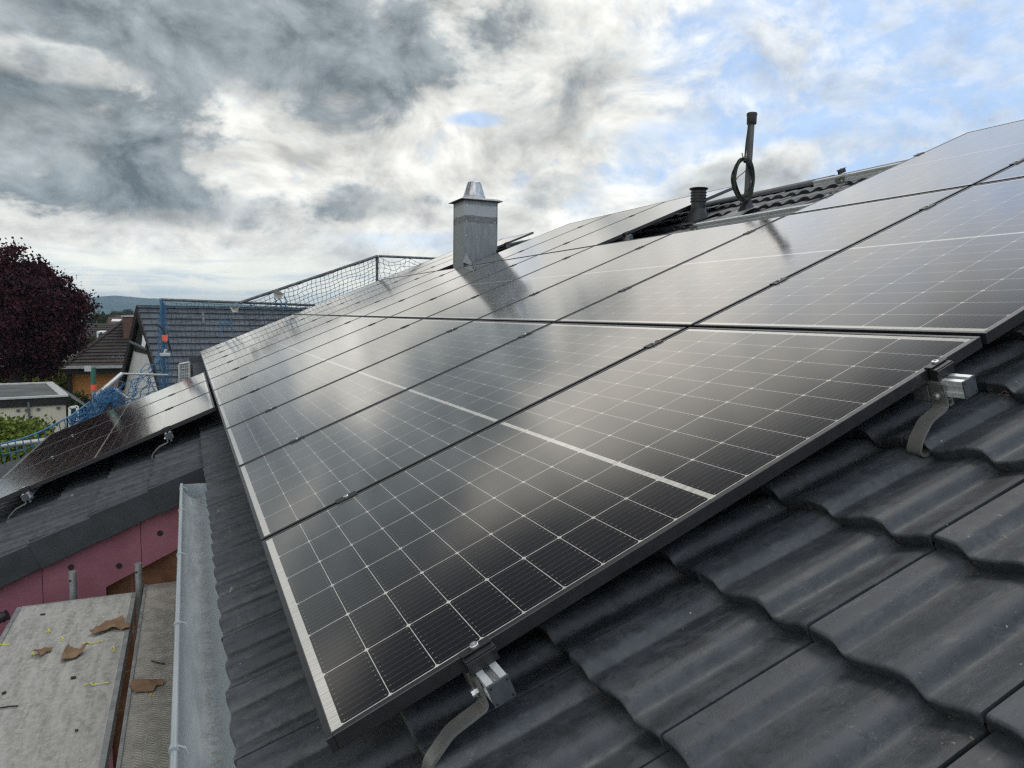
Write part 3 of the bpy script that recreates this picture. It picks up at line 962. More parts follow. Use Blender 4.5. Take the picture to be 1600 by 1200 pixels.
mb.add([Vector(p) for p in P + Q] + [Vector(p) + up for p in P + Q],
       [(0,1,5,4),(1,2,6,5),(2,3,7,6),(3,0,4,7),(4,5,6,7)] + [(8,12,13,9),(9,13,14,10),(10,14,15,11),(11,15,12,8),(12,15,14,13)] + [(0,8,9,1),(1,9,10,2),(2,10,11,3),(3,11,8,0)])
chp('cover_plate', mb, M_LEAD)
mb = MB()
cc = (cho.x - 0.02, cho.y, CTOP + 0.012)
mb.lathe([(0.150, 0.0), (0.150, 0.035), (0.156, 0.037), (0.156, 0.047), (0.148, 0.050), (0.092, 0.235), (0.086, 0.240), (0.080, 0.236), (0.07, 0.17)], cc, 32)
for k in range(16):
    t_ = 2 * math.pi * k / 16
    d_ = Vector((math.cos(t_), math.sin(t_), 0))
    mb.bar(Vector(cc) + d_ * 0.150 + Vector((0,0,0.05)), Vector(cc) + d_ * 0.094 + Vector((0,0,0.232)), 0.006, 0.004, d_)
chp('cowl', mb, M_COWL, smooth=40)
mb = MB()
for (xa, ya, xb, yb) in ((CX0 - .004, CY0 - .004, CX1 + .004, CY0 - .004), (CX0 - .004, CY1 + .004, CX0 - .004, CY0 - .004)):
    for k, (h, d_) in enumerate(((0.16, 0.004),)):
        pa, pb = Vector((xa, ya, 0)), Vector((xb, yb, 0))
        za = pa.x * math.tan(TH) - 0.13; zb = pb.x * math.tan(TH) - 0.13
        nrm = (pb - pa).normalized().cross(Vector((0,0,1)))
        mb.prism([pa + Vector((0,0,za)), pb + Vector((0,0,zb)), pb + Vector((0,0,zb + h)), pa + Vector((0,0,za + h))], nrm * 0.003)
mb.add([(CX0 - 0.02, CY0 - 0.005, 1.42), (CX0 + 0.10, CY0 - 0.10, 1.36), (CX0 + 0.14, CY0 - 0.005, 1.43), (CX0 + .02, CY0 - 0.005, 1.56)], [(0,1,2),(0,2,3),(0,1,3),(1,2,3)])
chp('flashing', mb, M_CHIM)
for (x, y) in ((CX0, CY0), (CX1, CY0), (CX0, CY1)):
    mb = MB(); mb.box((x - .007, y - .007, CBASE + .1), (x + .007, y + .007, CTOP - .03))
    chp('corner_fold', mb, M_CHIM)
for z_ in (2.18, 1.98, 1.78):
    for (x, y) in ((CX0 + .03, CY0 - .001), (CX1 - .03, CY0 - .001)):
        mb = MB(); mb.tube([(x, y - .003, z_), (x, y + .002, z_)], .006, 8)
        chp('rivet', mb, M_BOLT)

# mast and short vent ----------------------------------------------
def roof_part_origin(u, v): return rp(u, v, -0.15)
mo = roof_part_origin(3.807, 4.52)
mast_x, mast_y = mo.x, mo.y
mb = MB()
mb.tube([(mast_x - 0.010, mast_y, mo.z - 0.1), (mast_x - 0.004, mast_y, mo.z + 0.3), (mast_x + 0.008, mast_y, 2.40)], 0.026, 20)
mast = hb('mast_pipe', mb, M_MAST, smooth=40, origin=mo)
def msp(name, mb, mat, parent=mast, org=mo, **kw):
    o = mb.build(name, mat, None, origin=org, **kw); o.parent = parent; o.location = (0, 0, 0); return o
mb = MB()
mb.lathe([(0.0385, 0.0), (0.0405, 0.004), (0.0415, 0.068), (0.044, 0.069), (0.044, 0.086), (0.040, 0.0925), (0.01, 0.094)], (mast_x + 0.008, mast_y, 2.352), 24)
msp('mast_cap', mb, M_BLACK, smooth=40)
mb = MB()
mb.lathe([(0.095, -0.02), (0.075, 0.02), (0.045, 0.085), (0.036, 0.12), (0.034, 0.15), (0.028, 0.152)], (mast_x - 0.006, mast_y, mo.z - 0.01), 24)
msp('rubber_boot', mb, M_BLACK, smooth=40)
mb = MB()
for i in range(9):
    v0 = 4.52 - 0.24 + i * 0.045
    w0 = -0.135 + 0.020 * math.sin(i / 8 * math.pi)
    w1 = -0.135 + 0.020 * math.sin((i + 1) / 8 * math.pi) if i < 8 else -0.135
    if i < 8:
        mb.add([rp(3.807 - .14, v0, w0), rp(3.807 + .14, v0, w0), rp(3.807 + .14, v0 + .045, w1), rp(3.807 - .14, v0 + .045, w1)], [(0,1,2,3)])
msp('lead_skirt', mb, M_LEAD, smooth=60)
mb = MB()
for dx, sag in ((-0.034, 0.010), (-0.030, 0.022)):
    pts = []
    for i in range(14):
        s = i / 13
        pts.append((mast_x + dx - 0.006 - sag * math.sin(s * math.pi) * (1 - s * 0.5) - 0.03 * (1 - s) ** 3, mast_y - 0.018, 2.02 + 0.34 * s))
    mb.tube(pts, 0.0062, 6)
msp('cable_run', mb, M_CABLE, smooth=60)

vo = roof_part_origin(4.523, 4.566)
mb = MB()
pr = [(0.066, -0.05), (0.066, 0.165)]
z = 0.17
for k in range(4):
    pr += [(0.075, z), (0.075, z + 0.010), (0.068, z + 0.013), (0.068, z + 0.024)]
    z += 0.027
pr += [(0.070, z), (0.086, z + 0.010), (0.088, z + 0.018), (0.080, z + 0.021), (0.05, z + 0.018)]
mb.lathe(pr, vo, 32)
vent = hb('vent_pipe', mb, M_BLACK, smooth=35, origin=vo)
mb = MB()
mb.lathe([(0.125, -0.04), (0.112, 0.02), (0.085, 0.07), (0.072, 0.10), (0.067, 0.105)], vo, 32)
msp('base_collar', mb, M_BLACK, parent=vent, org=vo, smooth=40)
mb = MB()
mb.prism([rp(4.523 - .15, 4.36, -.142), rp(4.523 + .15, 4.36, -.142), rp(4.523 + .15, 4.75, -.150), rp(4.523 - .15, 4.75, -.150)], rp(0, 0, 0.012))
msp('base_plate', mb, M_BLACK, parent=vent, org=vo, bevel=0.004)

# coil of cable hung on the mast ------------------------------------
co = Vector((mast_x - 0.092, mast_y - 0.045, 1.875))
coil = thing('cable_coil', 'loose coil of black and green cable hung on the roof mast pipe', 'cable', co)
def coil_loops(seed, n, col, name):
    rr = random.Random(seed)
    mb = MB()
    for k in range(n):
        ra, rb = 0.096 + rr.uniform(-.016, .010), 0.168 + rr.uniform(-.024, .012)
        ox, oz, oy = rr.uniform(-.008, .008), rr.uniform(-.010, .010), rr.uniform(-.014, .014)
        ph = rr.uniform(0, 6.28); tl = rr.uniform(-.18, .18) + 0.10
        pts = []
        for i in range(40):
            t = 2 * math.pi * i / 40
            x = ra * math.cos(t) * (1 + 0.03 * math.sin(3 * t + ph)); z = rb * math.sin(t) * (1 + 0.02 * math.sin(2 * t + ph))
            pts.append((ox + x * math.cos(tl) - z * math.sin(tl), oy + 0.008 * math.sin(t + ph) - 0.18 * x, oz + z * math.cos(tl) + x * math.sin(tl)))
        mb.tube(pts, 0.0046, 6, closed=True)
    mb.build(name, col, coil, smooth=60)
coil_loops(1, 10, M_CABLE, 'black_cable')
coil_loops(5, 2, M_GCABLE, 'green_cable')
mb = MB()
mb.tube([(-0.01, 0, 0.165), (-0.028, -0.01, 0.185), (-0.034, -0.005, 0.215)], 0.004, 6)
mb.tube([(0.06, 0, 0.11), (0.0, 0.0, 0.06), (-0.05, 0.01, 0.02), (-0.09, 0.0, -0.02), (-0.098, 0, -0.08), (-0.08, 0, -0.13)], 0.0035, 6)
mb.tube([(0.075, 0, -0.06), (0.03, 0.01, -0.10), (0.0, 0.02, -0.17), (-0.01, 0.02, -0.21)], 0.0035, 6)
mb.build('loose_end', M_CABLE, coil, smooth=60)

# ------------------------------------------------------------------ solar panels
def make_panel():
    t = thing('solar_panel', 'x', 'solar panel', (0,0,0), ROOF_ROT)
    L, Wd, H, lip = PL, PW, 0.030, 0.0125
    mb = MB()
    # frame: four bars with a thin lip on the glass side
    mb.box((0, 0, -H), (lip, Wd, 0)); mb.box((L - lip, 0, -H), (L, Wd, 0))
    mb.box((lip, 0, -H), (L - lip, lip, 0)); mb.box((lip, Wd - lip, -H), (L - lip, Wd, 0))
    fr = mb.build('frame', M_FRAME, t)
    bv = fr.modifiers.new('bevel', 'BEVEL'); bv.width = 0.0011; bv.segments = 1; bv.limit_method = 'ANGLE'
    mb = MB()
    mb.box((lip - 0.003, lip - 0.003, -0.0065), (L - lip + 0.003, Wd - lip + 0.003, -0.0016))
    mb.build('cell_glass', M_CELL, t)
    return t
ORD = ['first', 'second', 'third', 'fourth', 'fifth', 'sixth', 'seventh', 'eighth', 'ninth', 'tenth', 'eleventh']
PANEL = make_panel()
used = False
def place_panel(k, row, label, du=0.0):
    global used
    p = rp(k * PU + du, row * PV)
    if not used:
        o = PANEL; o.location = p; used = True
        KIDS[o.name] = [(c, []) for c in kids(o)]
    else:
        o = copy_tree(PANEL, p)
    o['label'] = label; o['group'] = 'solar panels clamped on the tiled roof'
    return o
for k in range(11):
    place_panel(k, 0, {0: 'nearest solar panel of the long row beside the gutter, large at bottom centre',
                       10: 'farthest solar panel of the long row beside the gutter, by the tall net'}.get(k,
                 'solar panel %s from the near end of the long row beside the gutter' % ORD[k]))
for k in range(11):
    place_panel(k, 1, {0: 'nearest solar panel of the middle row, cut off by the photo\'s right edge',
                       10: 'farthest solar panel of the middle row below the far guard net'}.get(k,
                 'solar panel %s from the near end of the middle row' % ORD[k]))
place_panel(0, 2, 'ridge row solar panel at the photo\'s right edge, nearest of its pair')
place_panel(1, 2, 'ridge row solar panel beside the bare tiles and rail ends, topmost against sky')
for i, k in enumerate((4, 5, 6)):
    place_panel(k, 2, ['ridge row solar panel beside the short black vent, nearest of three before the chimney',
                       'ridge row solar panel, middle of the three between vent and chimney',
                       'ridge row solar panel touching the near side of the steel chimney'][i])
for i, k in enumerate((8, 9, 10)):
    place_panel(k, 2, ['ridge row solar panel just behind the steel chimney with its dark edge showing',
                       'ridge row solar panel, middle of the three beyond the chimney',
                       'ridge row solar panel farthest away, last beyond the chimney'][i])
for i, k in enumerate((4, 5, 6)):
    place_panel(k, -1, ['nearest of the three solar panels on the low wing roof at left',
                        'middle one of the three solar panels on the low wing roof at left',
                        'farthest of the three solar panels on the low wing roof at left'][i], du=0.02)

# ------------------------------------------------------------------ rails, hooks, clamps
def rail_mesh(length):
    """slotted 40 mm aluminium rail along local y, top at z = 0, centred on x = 0"""
    mb = MB()
    a = 0.020; s = 0.007; h = 0.042
    g = 0.003
    pr = [(-a,-h),(a,-h),(a,-0.030),(a-g,-0.028),(a-g,-0.016),(a,-0.014),(a,0),(s,0),(s,-0.004),(0.012,-0.004),(0.012,-0.016),(-0.012,-0.016),(-0.012,-0.004),(-s,-0.004),(-s,0),(-a,0),(-a,-0.014),(-a+g,-0.016),(-a+g,-0.028),(-a,-0.030)]
    mb.prism([(x, 0, z) for x, z in pr], (0, length, 0))
    return mb
RAIL_V = {0: (0.285, 1.55), 1: (0.47, 1.41), 2: (0.34, 1.22), -1: (0.40, 1.36)}
def rail(u0, u1, v, label, cap0=True):
    t = thing('mounting_rail', label, 'rail', rp(u0, v, -0.0305), ROOF_ROT, 'aluminium rails under the solar panels')
    rail_mesh(u1 - u0).build('channel', M_ALU, t)
    if cap0:
        mb = MB()
        mb.box((-0.0215, -0.004, -0.0435), (0.0215, 0.0, 0.0012))
        cap = mb.build('end_cap', M_CAP, t, bevel=0.0012)
        for x in (-0.016, 0.016):
            for z in (-0.006, -0.038):
                if u0 < 0:
                    mb = MB(); mb.tube([(x, -0.0046, z), (x, -0.0035, z)], 0.0022, 10)
                    o = mb.build('rivet_hole', M_BLACK, None); o.parent = cap
    return t
L01 = U_HI - 0.35
def rv(row, i): return row * PV + RAIL_V[row][i]
rail(-0.072, L01, rv(0, 0), 'aluminium rail end under the lower near corner of the nearest panel')
rail(-0.072, L01, rv(0, 1), 'aluminium rail end under the upper near corner of the nearest panel')
rail(-0.072, L01, rv(1, 0), 'aluminium rail hidden under the middle row, lower one of two')
rail(-0.072, L01, rv(1, 1), 'aluminium rail hidden under the middle row, upper one of two')
rail(-0.08, 3.62, rv(2, 0), 'bright aluminium rail running across below the mast foot on bare tiles', False)
rail(-0.08, 3.20, rv(2, 1), 'aluminium rail end on bare tiles right of the mast near the ridge', False)
rail(4 * PU - 0.06, 7 * PU + 0.04, rv(2, 0), 'aluminium rail stub at the black edge of the panel by the vent')
rail(4 * PU - 0.06, 7 * PU + 0.04, rv(2, 1), 'upper aluminium rail under the three panels between vent and chimney')
rail(8 * PU - 0.06, L01, rv(2, 0), 'lower aluminium rail under the three panels beyond the chimney')
rail(8 * PU - 0.06, L01, rv(2, 1), 'upper aluminium rail stub under the panel edge right behind the chimney')
rail(4 * PU - 0.06, 7 * PU + 0.1, rv(-1, 0), 'aluminium rail end below the low wing panels near the photo\'s left edge')
rail(4 * PU - 0.06, 7 * PU + 0.1, rv(-1, 1), 'aluminium rail end below the low wing panels above the gutter end')

def ribbon(mb, path, u0, u1, th):
    """flat bar: path of (x, z) in the slope plane, width from u0 to u1 along the eave"""
    n = len(path)
    P = [Vector((x, 0, z)) for x, z in path]
    nor = []
    for i in range(n):
        d = (P[min(i+1, n-1)] - P[max(i-1, 0)]).normalized()
        nor.append(Vector((-d.z, 0, d.x)))
    vs = []
    for i in range(n):
        for sgn in (-0.5, 0.5):
            q = P[i] + nor[i] * th * sgn
            vs += [(q.x, u0, q.z), (q.x, u1, q.z)]
    fs = []
    for i in range(n - 1):
        a, b = 4 * i, 4 * (i + 1)
        fs += [(a, a+1, b+1, b), (a+2, b+2, b+3, a+3), (a, b, b+2, a+2), (a+1, a+3, b+3, b+1)]
    fs += [(0, 2, 3, 1), (4*(n-1), 4*(n-1)+1, 4*(n-1)+3, 4*(n-1)+2)]
    mb.add(vs, fs)
def smooth_path(pts, r=0.012, n=5):
    out = [Vector(pts[0])]
    for i in range(1, len(pts) - 1):
        p, c, q = Vector(pts[i-1]), Vector(pts[i]), Vector(pts[i+1])
        a = c + (p - c).normalized() * min(r, (p - c).length * 0.45)
        b = c + (q - c).normalized() * min(r, (q - c).length * 0.45)
        for k in range(n + 1):
            s = k / n
            out.append(a * (1-s)**2 + c * 2*s*(1-s) + b * s*s)
    out.append(Vector(pts[-1]))
    return [tuple(p) for p in out]
def make_hook(lip_x):
    """local x up slope, y along eave, z out of roof; origin: rail centre, at the rail's underside, w = -0.0725"""
    t = thing('roof_hook', 'x', 'roof hook', (0,0,0), ROOF_ROT)
    mb = MB()
    drop = -0.050
    e = lip_x
    pts = [(-0.0245, 0.034), (-0.0245, -0.027), (-0.100 + (e + .172) * .5, -0.034), (e + 0.016, -0.064), (e, -0.088), (e + 0.014, -0.104), (e + 0.06, -0.100)]
    pp = smooth_path(pts, 0.013)
    ribbon(mb, pp, -0.018, 0.017, 0.0065)
    arm = mb.build('flat_steel_arm', M_STEEL, t, smooth=50)
    mb = MB()
    mb.box((-0.031, 0.022, -0.012), (-0.024, 0.062, 0.030))
    mb.box((-0.024, 0.020, -0.018), (0.020, 0.050, -0.0005))
    mb.build('adapter_plate', M_STEEL, t, bevel=0.001)
    mb = MB()
    mb.tube([(-0.040, 0.002, 0.004), (-0.014, 0.002, 0.004)], 0.0075, 6)
    mb.tube([(-0.034, 0.002, 0.004), (-0.032, 0.002, 0.004)], 0.0105, 14)
    mb.build('bolt', M_BOLT, t, smooth=30)
    mb = MB()
    mb.box((-0.010, -0.010, -0.016), (0.010, 0.030, -0.010)); mb.box((-0.003, -0.012, -0.024), (0.003, 0.03, -0.016)); mb.box((-0.012, -0.012, -0.030), (0.004, 0.028, -0.024))
    mb.build('spring_clip', M_STEEL, t)
    return t
HOOK = make_hook(-0.172)
HOOK_B = make_hook(-0.146)
HOOKED = False
def place_hook(u, v, label, proto=None):
    global HOOKED
    p = rp(u, v, -0.0725)
    if proto is not None:
        o = proto; o.location = p
    elif not HOOKED:
        o = HOOK; o.location = p; HOOKED = True
        KIDS[o.name] = [(c, []) for c in kids(o)]
    else:
        o = copy_tree(HOOK, p)
    o['label'] = label; o['group'] = 'steel roof hooks carrying the rails'
    return o
place_hook(-0.012, rv(0, 0), 'steel roof hook at the bottom centre under the nearest panel\'s lower corner')
place_hook(-0.012, rv(0, 1), 'curved steel roof hook on the right under the nearest panel\'s upper corner', HOOK_B)
place_hook(4 * PU + 0.01, rv(-1, 1), 'small steel roof hook under the wing panels above the gutter end')
place_hook(4 * PU + 0.01, rv(-1, 0), 'small steel roof hook under the wing panels at the photo\'s left edge')
place_hook(2.92, rv(2, 1), 'steel roof hook standing on bare tiles right of the mast')
place_hook(3.60, rv(2, 0), 'steel roof hook at the rail end right of the short black vent')
place_hook(2.45, rv(2, 1), 'steel roof hook near the ridge beside the topmost panel')

def clamp_mesh(half):
    mb = MB()
    if half:      # end clamp: cap over the frame, leg down outside it
        mb.box((-0.030, -0.0105, 0.0004), (0.030, 0.008, 0.0042))
        mb.box((-0.030, -0.0225, -0.0300), (0.030, -0.0035, -0.0010))
        mb.box((-0.030, -0.0260, -0.0120), (0.030, -0.0225, -0.0040))
    else:
        mb.box((-0.035, -0.019, 0.0004), (0.035, 0.019, 0.0036))
        mb.box((-0.035, -0.008, -0.030), (0.035, 0.008, 0.0004))
    return mb
def make_clamp(name, half):
    t = thing(name, 'x', 'panel clamp', (0,0,0), ROOF_ROT)
    clamp_mesh(half).build('clamp_body', M_BLACK, t, bevel=0.0012)
    mb = MB()
    y = -0.001 if half else 0.0
    z = 0.0042 if half else 0.0036
    mb.lathe([(0.0085, 0), (0.0085, 0.004), (0.0072, 0.0052), (0.0045, 0.0053), (0.0042, 0.0015)], (0, y, z), 18)
    mb.build('bolt_head', M_BOLT, t, smooth=40)
    return t
ENDC = make_clamp('end_clamp', True)
MIDC = make_clamp('mid_clamp', False)
placed = set()
def place_clamp(proto, u, v, label, rot=None):
    p = rp(u, v, 0)
    if proto.name not in placed:
        placed.add(proto.name); o = proto; o.location = p
        KIDS[o.name] = [(c, []) for c in kids(o)]
    else:
        o = copy_tree(proto, p)
    o['label'] = label
    o['group'] = 'end clamps on outer panel edges' if proto is ENDC else 'mid clamps between neighbouring panels'
    return o
WHICH = ('lower', 'upper')
for i in range(2):
    place_clamp(ENDC, 0, rv(0, i), 'black end clamp with bright bolt on the nearest panel\'s %s near corner' % WHICH[i])
    place_clamp(ENDC, 4 * PU, rv(2, i), 'black end clamp on the panel edge facing the short black vent, %s one' % WHICH[i])
    place_clamp(ENDC, 8 * PU, rv(2, i), 'black end clamp on the panel edge behind the chimney, %s one' % WHICH[i])
    place_clamp(ENDC, 4 * PU + .02, rv(-1, i), 'black end clamp on the nearest low wing panel, %s one' % WHICH[i])
    for k in range(1, 11):
        place_clamp(MIDC, k * PU - GAP / 2, rv(0, i), 'black mid clamp, %s one in the %s seam of the row beside the gutter' % (WHICH[i], ORD[k-1]))
        place_clamp(MIDC, k * PU - GAP / 2, rv(1, i), 'black mid clamp, %s one in the %s seam of the middle row' % (WHICH[i], ORD[k-1]))
    place_clamp(MIDC, 1 * PU - GAP / 2, rv(2, i), 'black mid clamp, %s one in the ridge row seam nearest the photo\'s right edge' % WHICH[i])
    place_clamp(MIDC, 2 * PU - GAP / 2, rv(2, i), 'black clamp, %s one on the ridge row panel edge beside the bare tiles' % WHICH[i])
    for k, nm in ((5, 'first seam after the vent'), (6, 'second seam after the vent'), (9, 'first seam beyond the chimney'), (10, 'second seam beyond the chimney')):
        place_clamp(MIDC, k * PU - GAP / 2, rv(2, i), 'black mid clamp, %s one in the ridge row, %s' % (WHICH[i], nm))
    for k, nm in ((5, 'near'), (6, 'far')):
        place_clamp(MIDC, k * PU - GAP / 2 + .02, rv(-1, i), 'black mid clamp, %s one in the %s seam of the low wing panels' % (WHICH[i], nm))
# rail splice with a clamp waiting, standing up on the bare tiles
place_clamp(MIDC, 2.93, rv(2, 1), 'spare black clamp standing on the rail end right of the mast').location = rp(2.93, rv(2, 1), 0.012)

# ------------------------------------------------------------------ scaffold beside the gutter
ZD = -0.85
mb = MB()
t = thing('scaffold_deck', 'wide worn grey scaffold board littered with scraps, left of the gap', 'scaffold board', (-0.76, 1.5, ZD), group='scaffold boards beside the gutter')
mb.box((-0.255, -2.6, -0.012), (0.255, 1.71, 0.0)); mb.build('board', M_DECK, t)
mb = MB()
for sx in (-1, 1):
    mb.box((min(sx * 0.256, sx * 0.276), -2.6, -0.06), (max(sx * 0.256, sx * 0.276), 1.712, 0.004))
mb.box((-0.256, 1.711, -0.06), (0.256, 1.722, 0.003))
mb.build('edge_rail', M_GTUBE, t, bevel=0.002)
t = thing('scaffold_deck', 'narrow steel scaffold deck with chequered pressing, between gap and gutter', 'scaffold board', (-0.29, 1.5, ZD), group='scaffold boards beside the gutter')
mb = MB(); mb.box((-0.145, -2.6, -0.010), (0.150, 1.82, 0.0)); mb.build('board', M_SDECK, t)
mb = MB()
mb.box((-0.160, -2.6, -0.06), (-0.1455, 1.82, 0.005)); mb.box((0.1505, -2.6, -0.06), (0.165, 1.82, 0.005))
mb.build('edge_rail', M_GTUBE, t, bevel=0.002)
for (px, py0, label) in ((113, 893, 'short galvanised scaffold tube stub behind the wide board, in front of pink boards'),
                         (216, 880, 'galvanised scaffold tube stub rising between the two scaffold boards')):
    top = at(px, py0, 3.30 if px < 150 else 3.28)
    mb = MB()
    mb.tube([(top.x, top.y, GROUND), (top.x, top.y, top.z)], 0.019, 16)
    t = thing('scaffold_tube', label, 'scaffold tube', (top.x, top.y, GROUND), group='scaffold tube stubs by the gable')
    o = mb.build('tube', M_GTUBE, None, smooth=40, origin=(top.x, top.y, GROUND)); o.parent = t; o.location = (0,0,0)
    mb = MB(); mb.tube([(top.x - 0.01, top.y - 0.0185, top.z - 0.045), (top.x - 0.01, top.y - 0.021, top.z - 0.045)], 0.006, 12)
    o = mb.build('pin_hole', M_BLACK, None, origin=(top.x, top.y, GROUND)); o.parent = t; o.location = (0,0,0)
c = at(14, 962, 3.33)
mb = MB()
mb.tube([c + Vector((-0.16 + 0.012 * i, -0.01, -0.05 + 0.0045 * i)) for i in range(14)], [0.030 if i % 2 else 0.024 for i in range(14)], 14)
tag(mb.build('ribbed_duct', M_BLACK, smooth=30, origin=c), 'end of a ribbed black duct against the pink boards at left edge', 'duct')

# scraps on the boards
def on_deck(px, py, dz=0.004):
    d = CF + CR * ((px - 800) / FPX) + CD * ((py - 600) / FPX)
    s = (ZD + dz - CP.z) / d.z
    return CP + d * s
def scrap(px, py, outline, label, seed, curl=0.02):
    rr = random.Random(seed)
    c = on_deck(px, py)
    pts = [Vector(on_deck(x, y)) - c for x, y in outline]
    bm = bmesh.new()
    vs = [bm.verts.new((p.x, p.y, 0)) for p in pts]
    f = bm.faces.new(vs)
    bmesh.ops.triangulate(bm, faces=[f])
    bmesh.ops.subdivide_edges(bm, edges=bm.edges[:], cuts=2, use_grid_fill=True)
    for v in bm.verts:
        q = v.co
        v.co.z = 0.003 + curl * abs(noise.noise(Vector((q.x * 22 + seed, q.y * 14, 0.3)))) + curl * 0.9 * max(0, noise.noise(Vector((q.x * 9, q.y * 9, seed))))
    r = bmesh.ops.extrude_face_region(bm, geom=bm.faces[:])
    for e in r['geom']:
        if isinstance(e, bmesh.types.BMVert): e.co.z += 0.003
    bmesh.ops.recalc_face_normals(bm, faces=bm.faces)
    me = bpy.data.meshes.new('cardboard_scrap'); bm.to_mesh(me); bm.free()
    me.materials.append(M_CARD)
    o = bpy.data.objects.new('cardboard_scrap', me); COL.objects.link(o); o.location = c
    tag(o, label, 'cardboard', 'torn cardboard scraps on the scaffold boards')
def q4(pts): return [(x / 4.0, 900 + y / 4.0) for x, y in pts]
scrap(172, 979, q4([(560,365),(620,330),(660,295),(770,258),(775,300),(818,300),(812,330),(760,342),(700,338),(600,375)]), 'largest torn brown cardboard scrap, at the right edge of the wide board', 1, 0.022)
scrap(66, 1021, q4([(205,495),(250,470),(330,458),(320,475),(290,480),(262,510),(240,508)]), 'small folded cardboard scrap on the wide board, leftmost one', 2, 0.02)
scrap(113, 1022, q4([(380,530),(400,490),(430,450),(450,470),(500,480),(560,452),(530,480),(480,515),(400,537)]), 'curled cardboard scrap with a raised flap in the wide board\'s middle', 3, 0.034)
scrap(229, 1073, q4([(808,690),(830,655),(1028,662),(1020,685),(980,690),(960,725),(840,735)]), 'flat cardboard scrap lying on the narrow steel deck by the gutter', 4, 0.016)
def strand(points, r, mat, name, label, cat, group, px_scale=True):
    pts = [on_deck(x, y, 0.006) for x, y in q4(points)]
    mb = MB(); mb.tube(pts, r, 6)
    tag(mb.build(name, mat, smooth=60, origin=pts[0]), label, cat, group)
YG_ = 'yellow string bits on the scaffold boards'
for pts, lab in (([(0,428),(30,424),(22,432),(60,426)], 'short yellow string bit at the left edge of the wide board'),
                 ([(285,350),(300,338),(318,345),(298,355),(306,330)], 'tangled yellow string bit highest up on the wide board'),
                 ([(380,380),(400,392),(385,398),(398,404)], 'tiny yellow string bit above the curled cardboard scrap'),
                 ([(512,420),(560,416),(555,424),(640,405)], 'long yellow string just below the largest cardboard scrap'),
                 ([(706,440),(716,455),(704,470),(722,466)], 'small yellow string knot near the wide board\'s right edge'),
                 ([(200,490),(212,470),(205,482),(216,494)], 'yellow string touching the leftmost cardboard scrap'),
                 ([(525,682),(570,668),(575,680),(680,664)], 'long yellow string in the lower middle of the wide board'),
                 ([(930,745),(948,735),(940,755),(960,748)], 'yellow string bit below the cardboard on the steel deck')):
    strand(pts, 0.0021, M_YEL, 'yellow_string', lab, 'string', YG_)
DG_ = 'dark scraps on the scaffold boards'
for pts, r, lab in (([(0,824),(60,815),(112,812)], 0.003, 'thin black stick at the left edge of the wide board'),
                 ([(948,530),(985,543),(1028,549)], 0.003, 'thin black twig on the narrow steel deck above the cardboard'),
                 ([(442,637),(475,632)], 0.0055, 'dark pebble like scrap right of the board\'s centre'),
                 ([(14,735),(35,725)], 0.005, 'dark lump near the left edge of the wide board'),
                 ([(252,240),(282,238)], 0.004, 'dark chip near the far end of the wide board'),
                 ([(468,965),(488,963)], 0.004, 'dark chip low down on the wide board')):
    strand(pts, r, M_TWIG, 'dark_scrap', lab, 'debris', DG_)

# ------------------------------------------------------------------ guard rails and nets beyond the roof
def net(name, A, B, C, D, nu, nv, r, mat, label, sag=0.05, seed=0, wob=0.02, group=None):
    """net between top edge A-B and bottom edge D-C"""
    A, B, C, D = map(Vector, (A, B, C, D))
    rr = random.Random(seed)
    nrm = (B - A).cross(D - A).normalized()
    def P(s, t):
        p = A * (1-s) * (1-t) + B * s * (1-t) + C * s * t + D * (1-s) * t
        q = Vector((s * 9 + seed, t * 7, seed * 1.7))
        drop = sag * math.sin(s * math.pi * 4) ** 2 * (1 - t)
        return p + nrm * (noise.noise(q) * wob * 3) + (B - A).normalized() * noise.noise(q + Vector((5, 2, 1))) * wob * 2 + Vector((0, 0, -drop + noise.noise(q * 1.3 + Vector((1, 9, 4))) * wob))
    mb = MB()
    for i in range(nu + 1):
        mb.tube([P(i / nu, j / (nv * 2)) for j in range(nv * 2 + 1)], r, 4, cap=False)
    for j in range(nv + 1):
        mb.tube([P(i / (nu * 2), j / nv) for i in range(nu * 2 + 1)], r, 4, cap=False)
    return tag(mb.build(name, mat, origin=A), label, 'safety net', group or 'safety nets on the scaffold')
def tube(name, pts, r, mat, label, cat='scaffold tube', group=None):
    mb = MB(); mb.tube(pts, r, 12)
    return tag(mb.build(name, mat, smooth=40, origin=Vector(pts[0])), label, cat, group)
YN = 13.9
a_, b_, c_, d_ = at(375, 473, YN), at(590, 400, YN), at(680, 404, YN), at(760, 408, YN)
RG = 'guard rail tubes of the scaffold beyond the roof'
tube('guard_rail', [a_, b_], 0.028, M_TUBE, 'slanting dark guard rail rising along the net towards the corner post', 'guard rail', RG)
tube('guard_rail', [b_ + Vector((0.03, 0, 0)), c_, d_], 0.026, M_TUBE, 'level dark guard rail running from the corner post to the chimney', 'guard rail', RG)
tube('guard_post', [b_ + Vector((0, 0.05, 0.02)), Vector((b_.x, YN + 0.05, -4.4))], 0.030, M_TUBE, 'dark upright post where the slanting and level rails meet', 'post', RG)
x_a = a_.x
def roofz(x): return x * math.tan(TH) - 0.15
net('safety_net', a_ + Vector((0.02, 0.03, -0.02)), b_ + Vector((-0.02, 0.03, -0.02)), Vector((b_.x, YN + 0.03, roofz(b_.x) - 0.1)), Vector((a_.x + 0.15, YN + .03, roofz(a_.x) - 0.1)),
    30, 9, 0.0045, M_NETD, 'dark square mesh net under the slanting guard rail', 0.03, 3, 0.02)
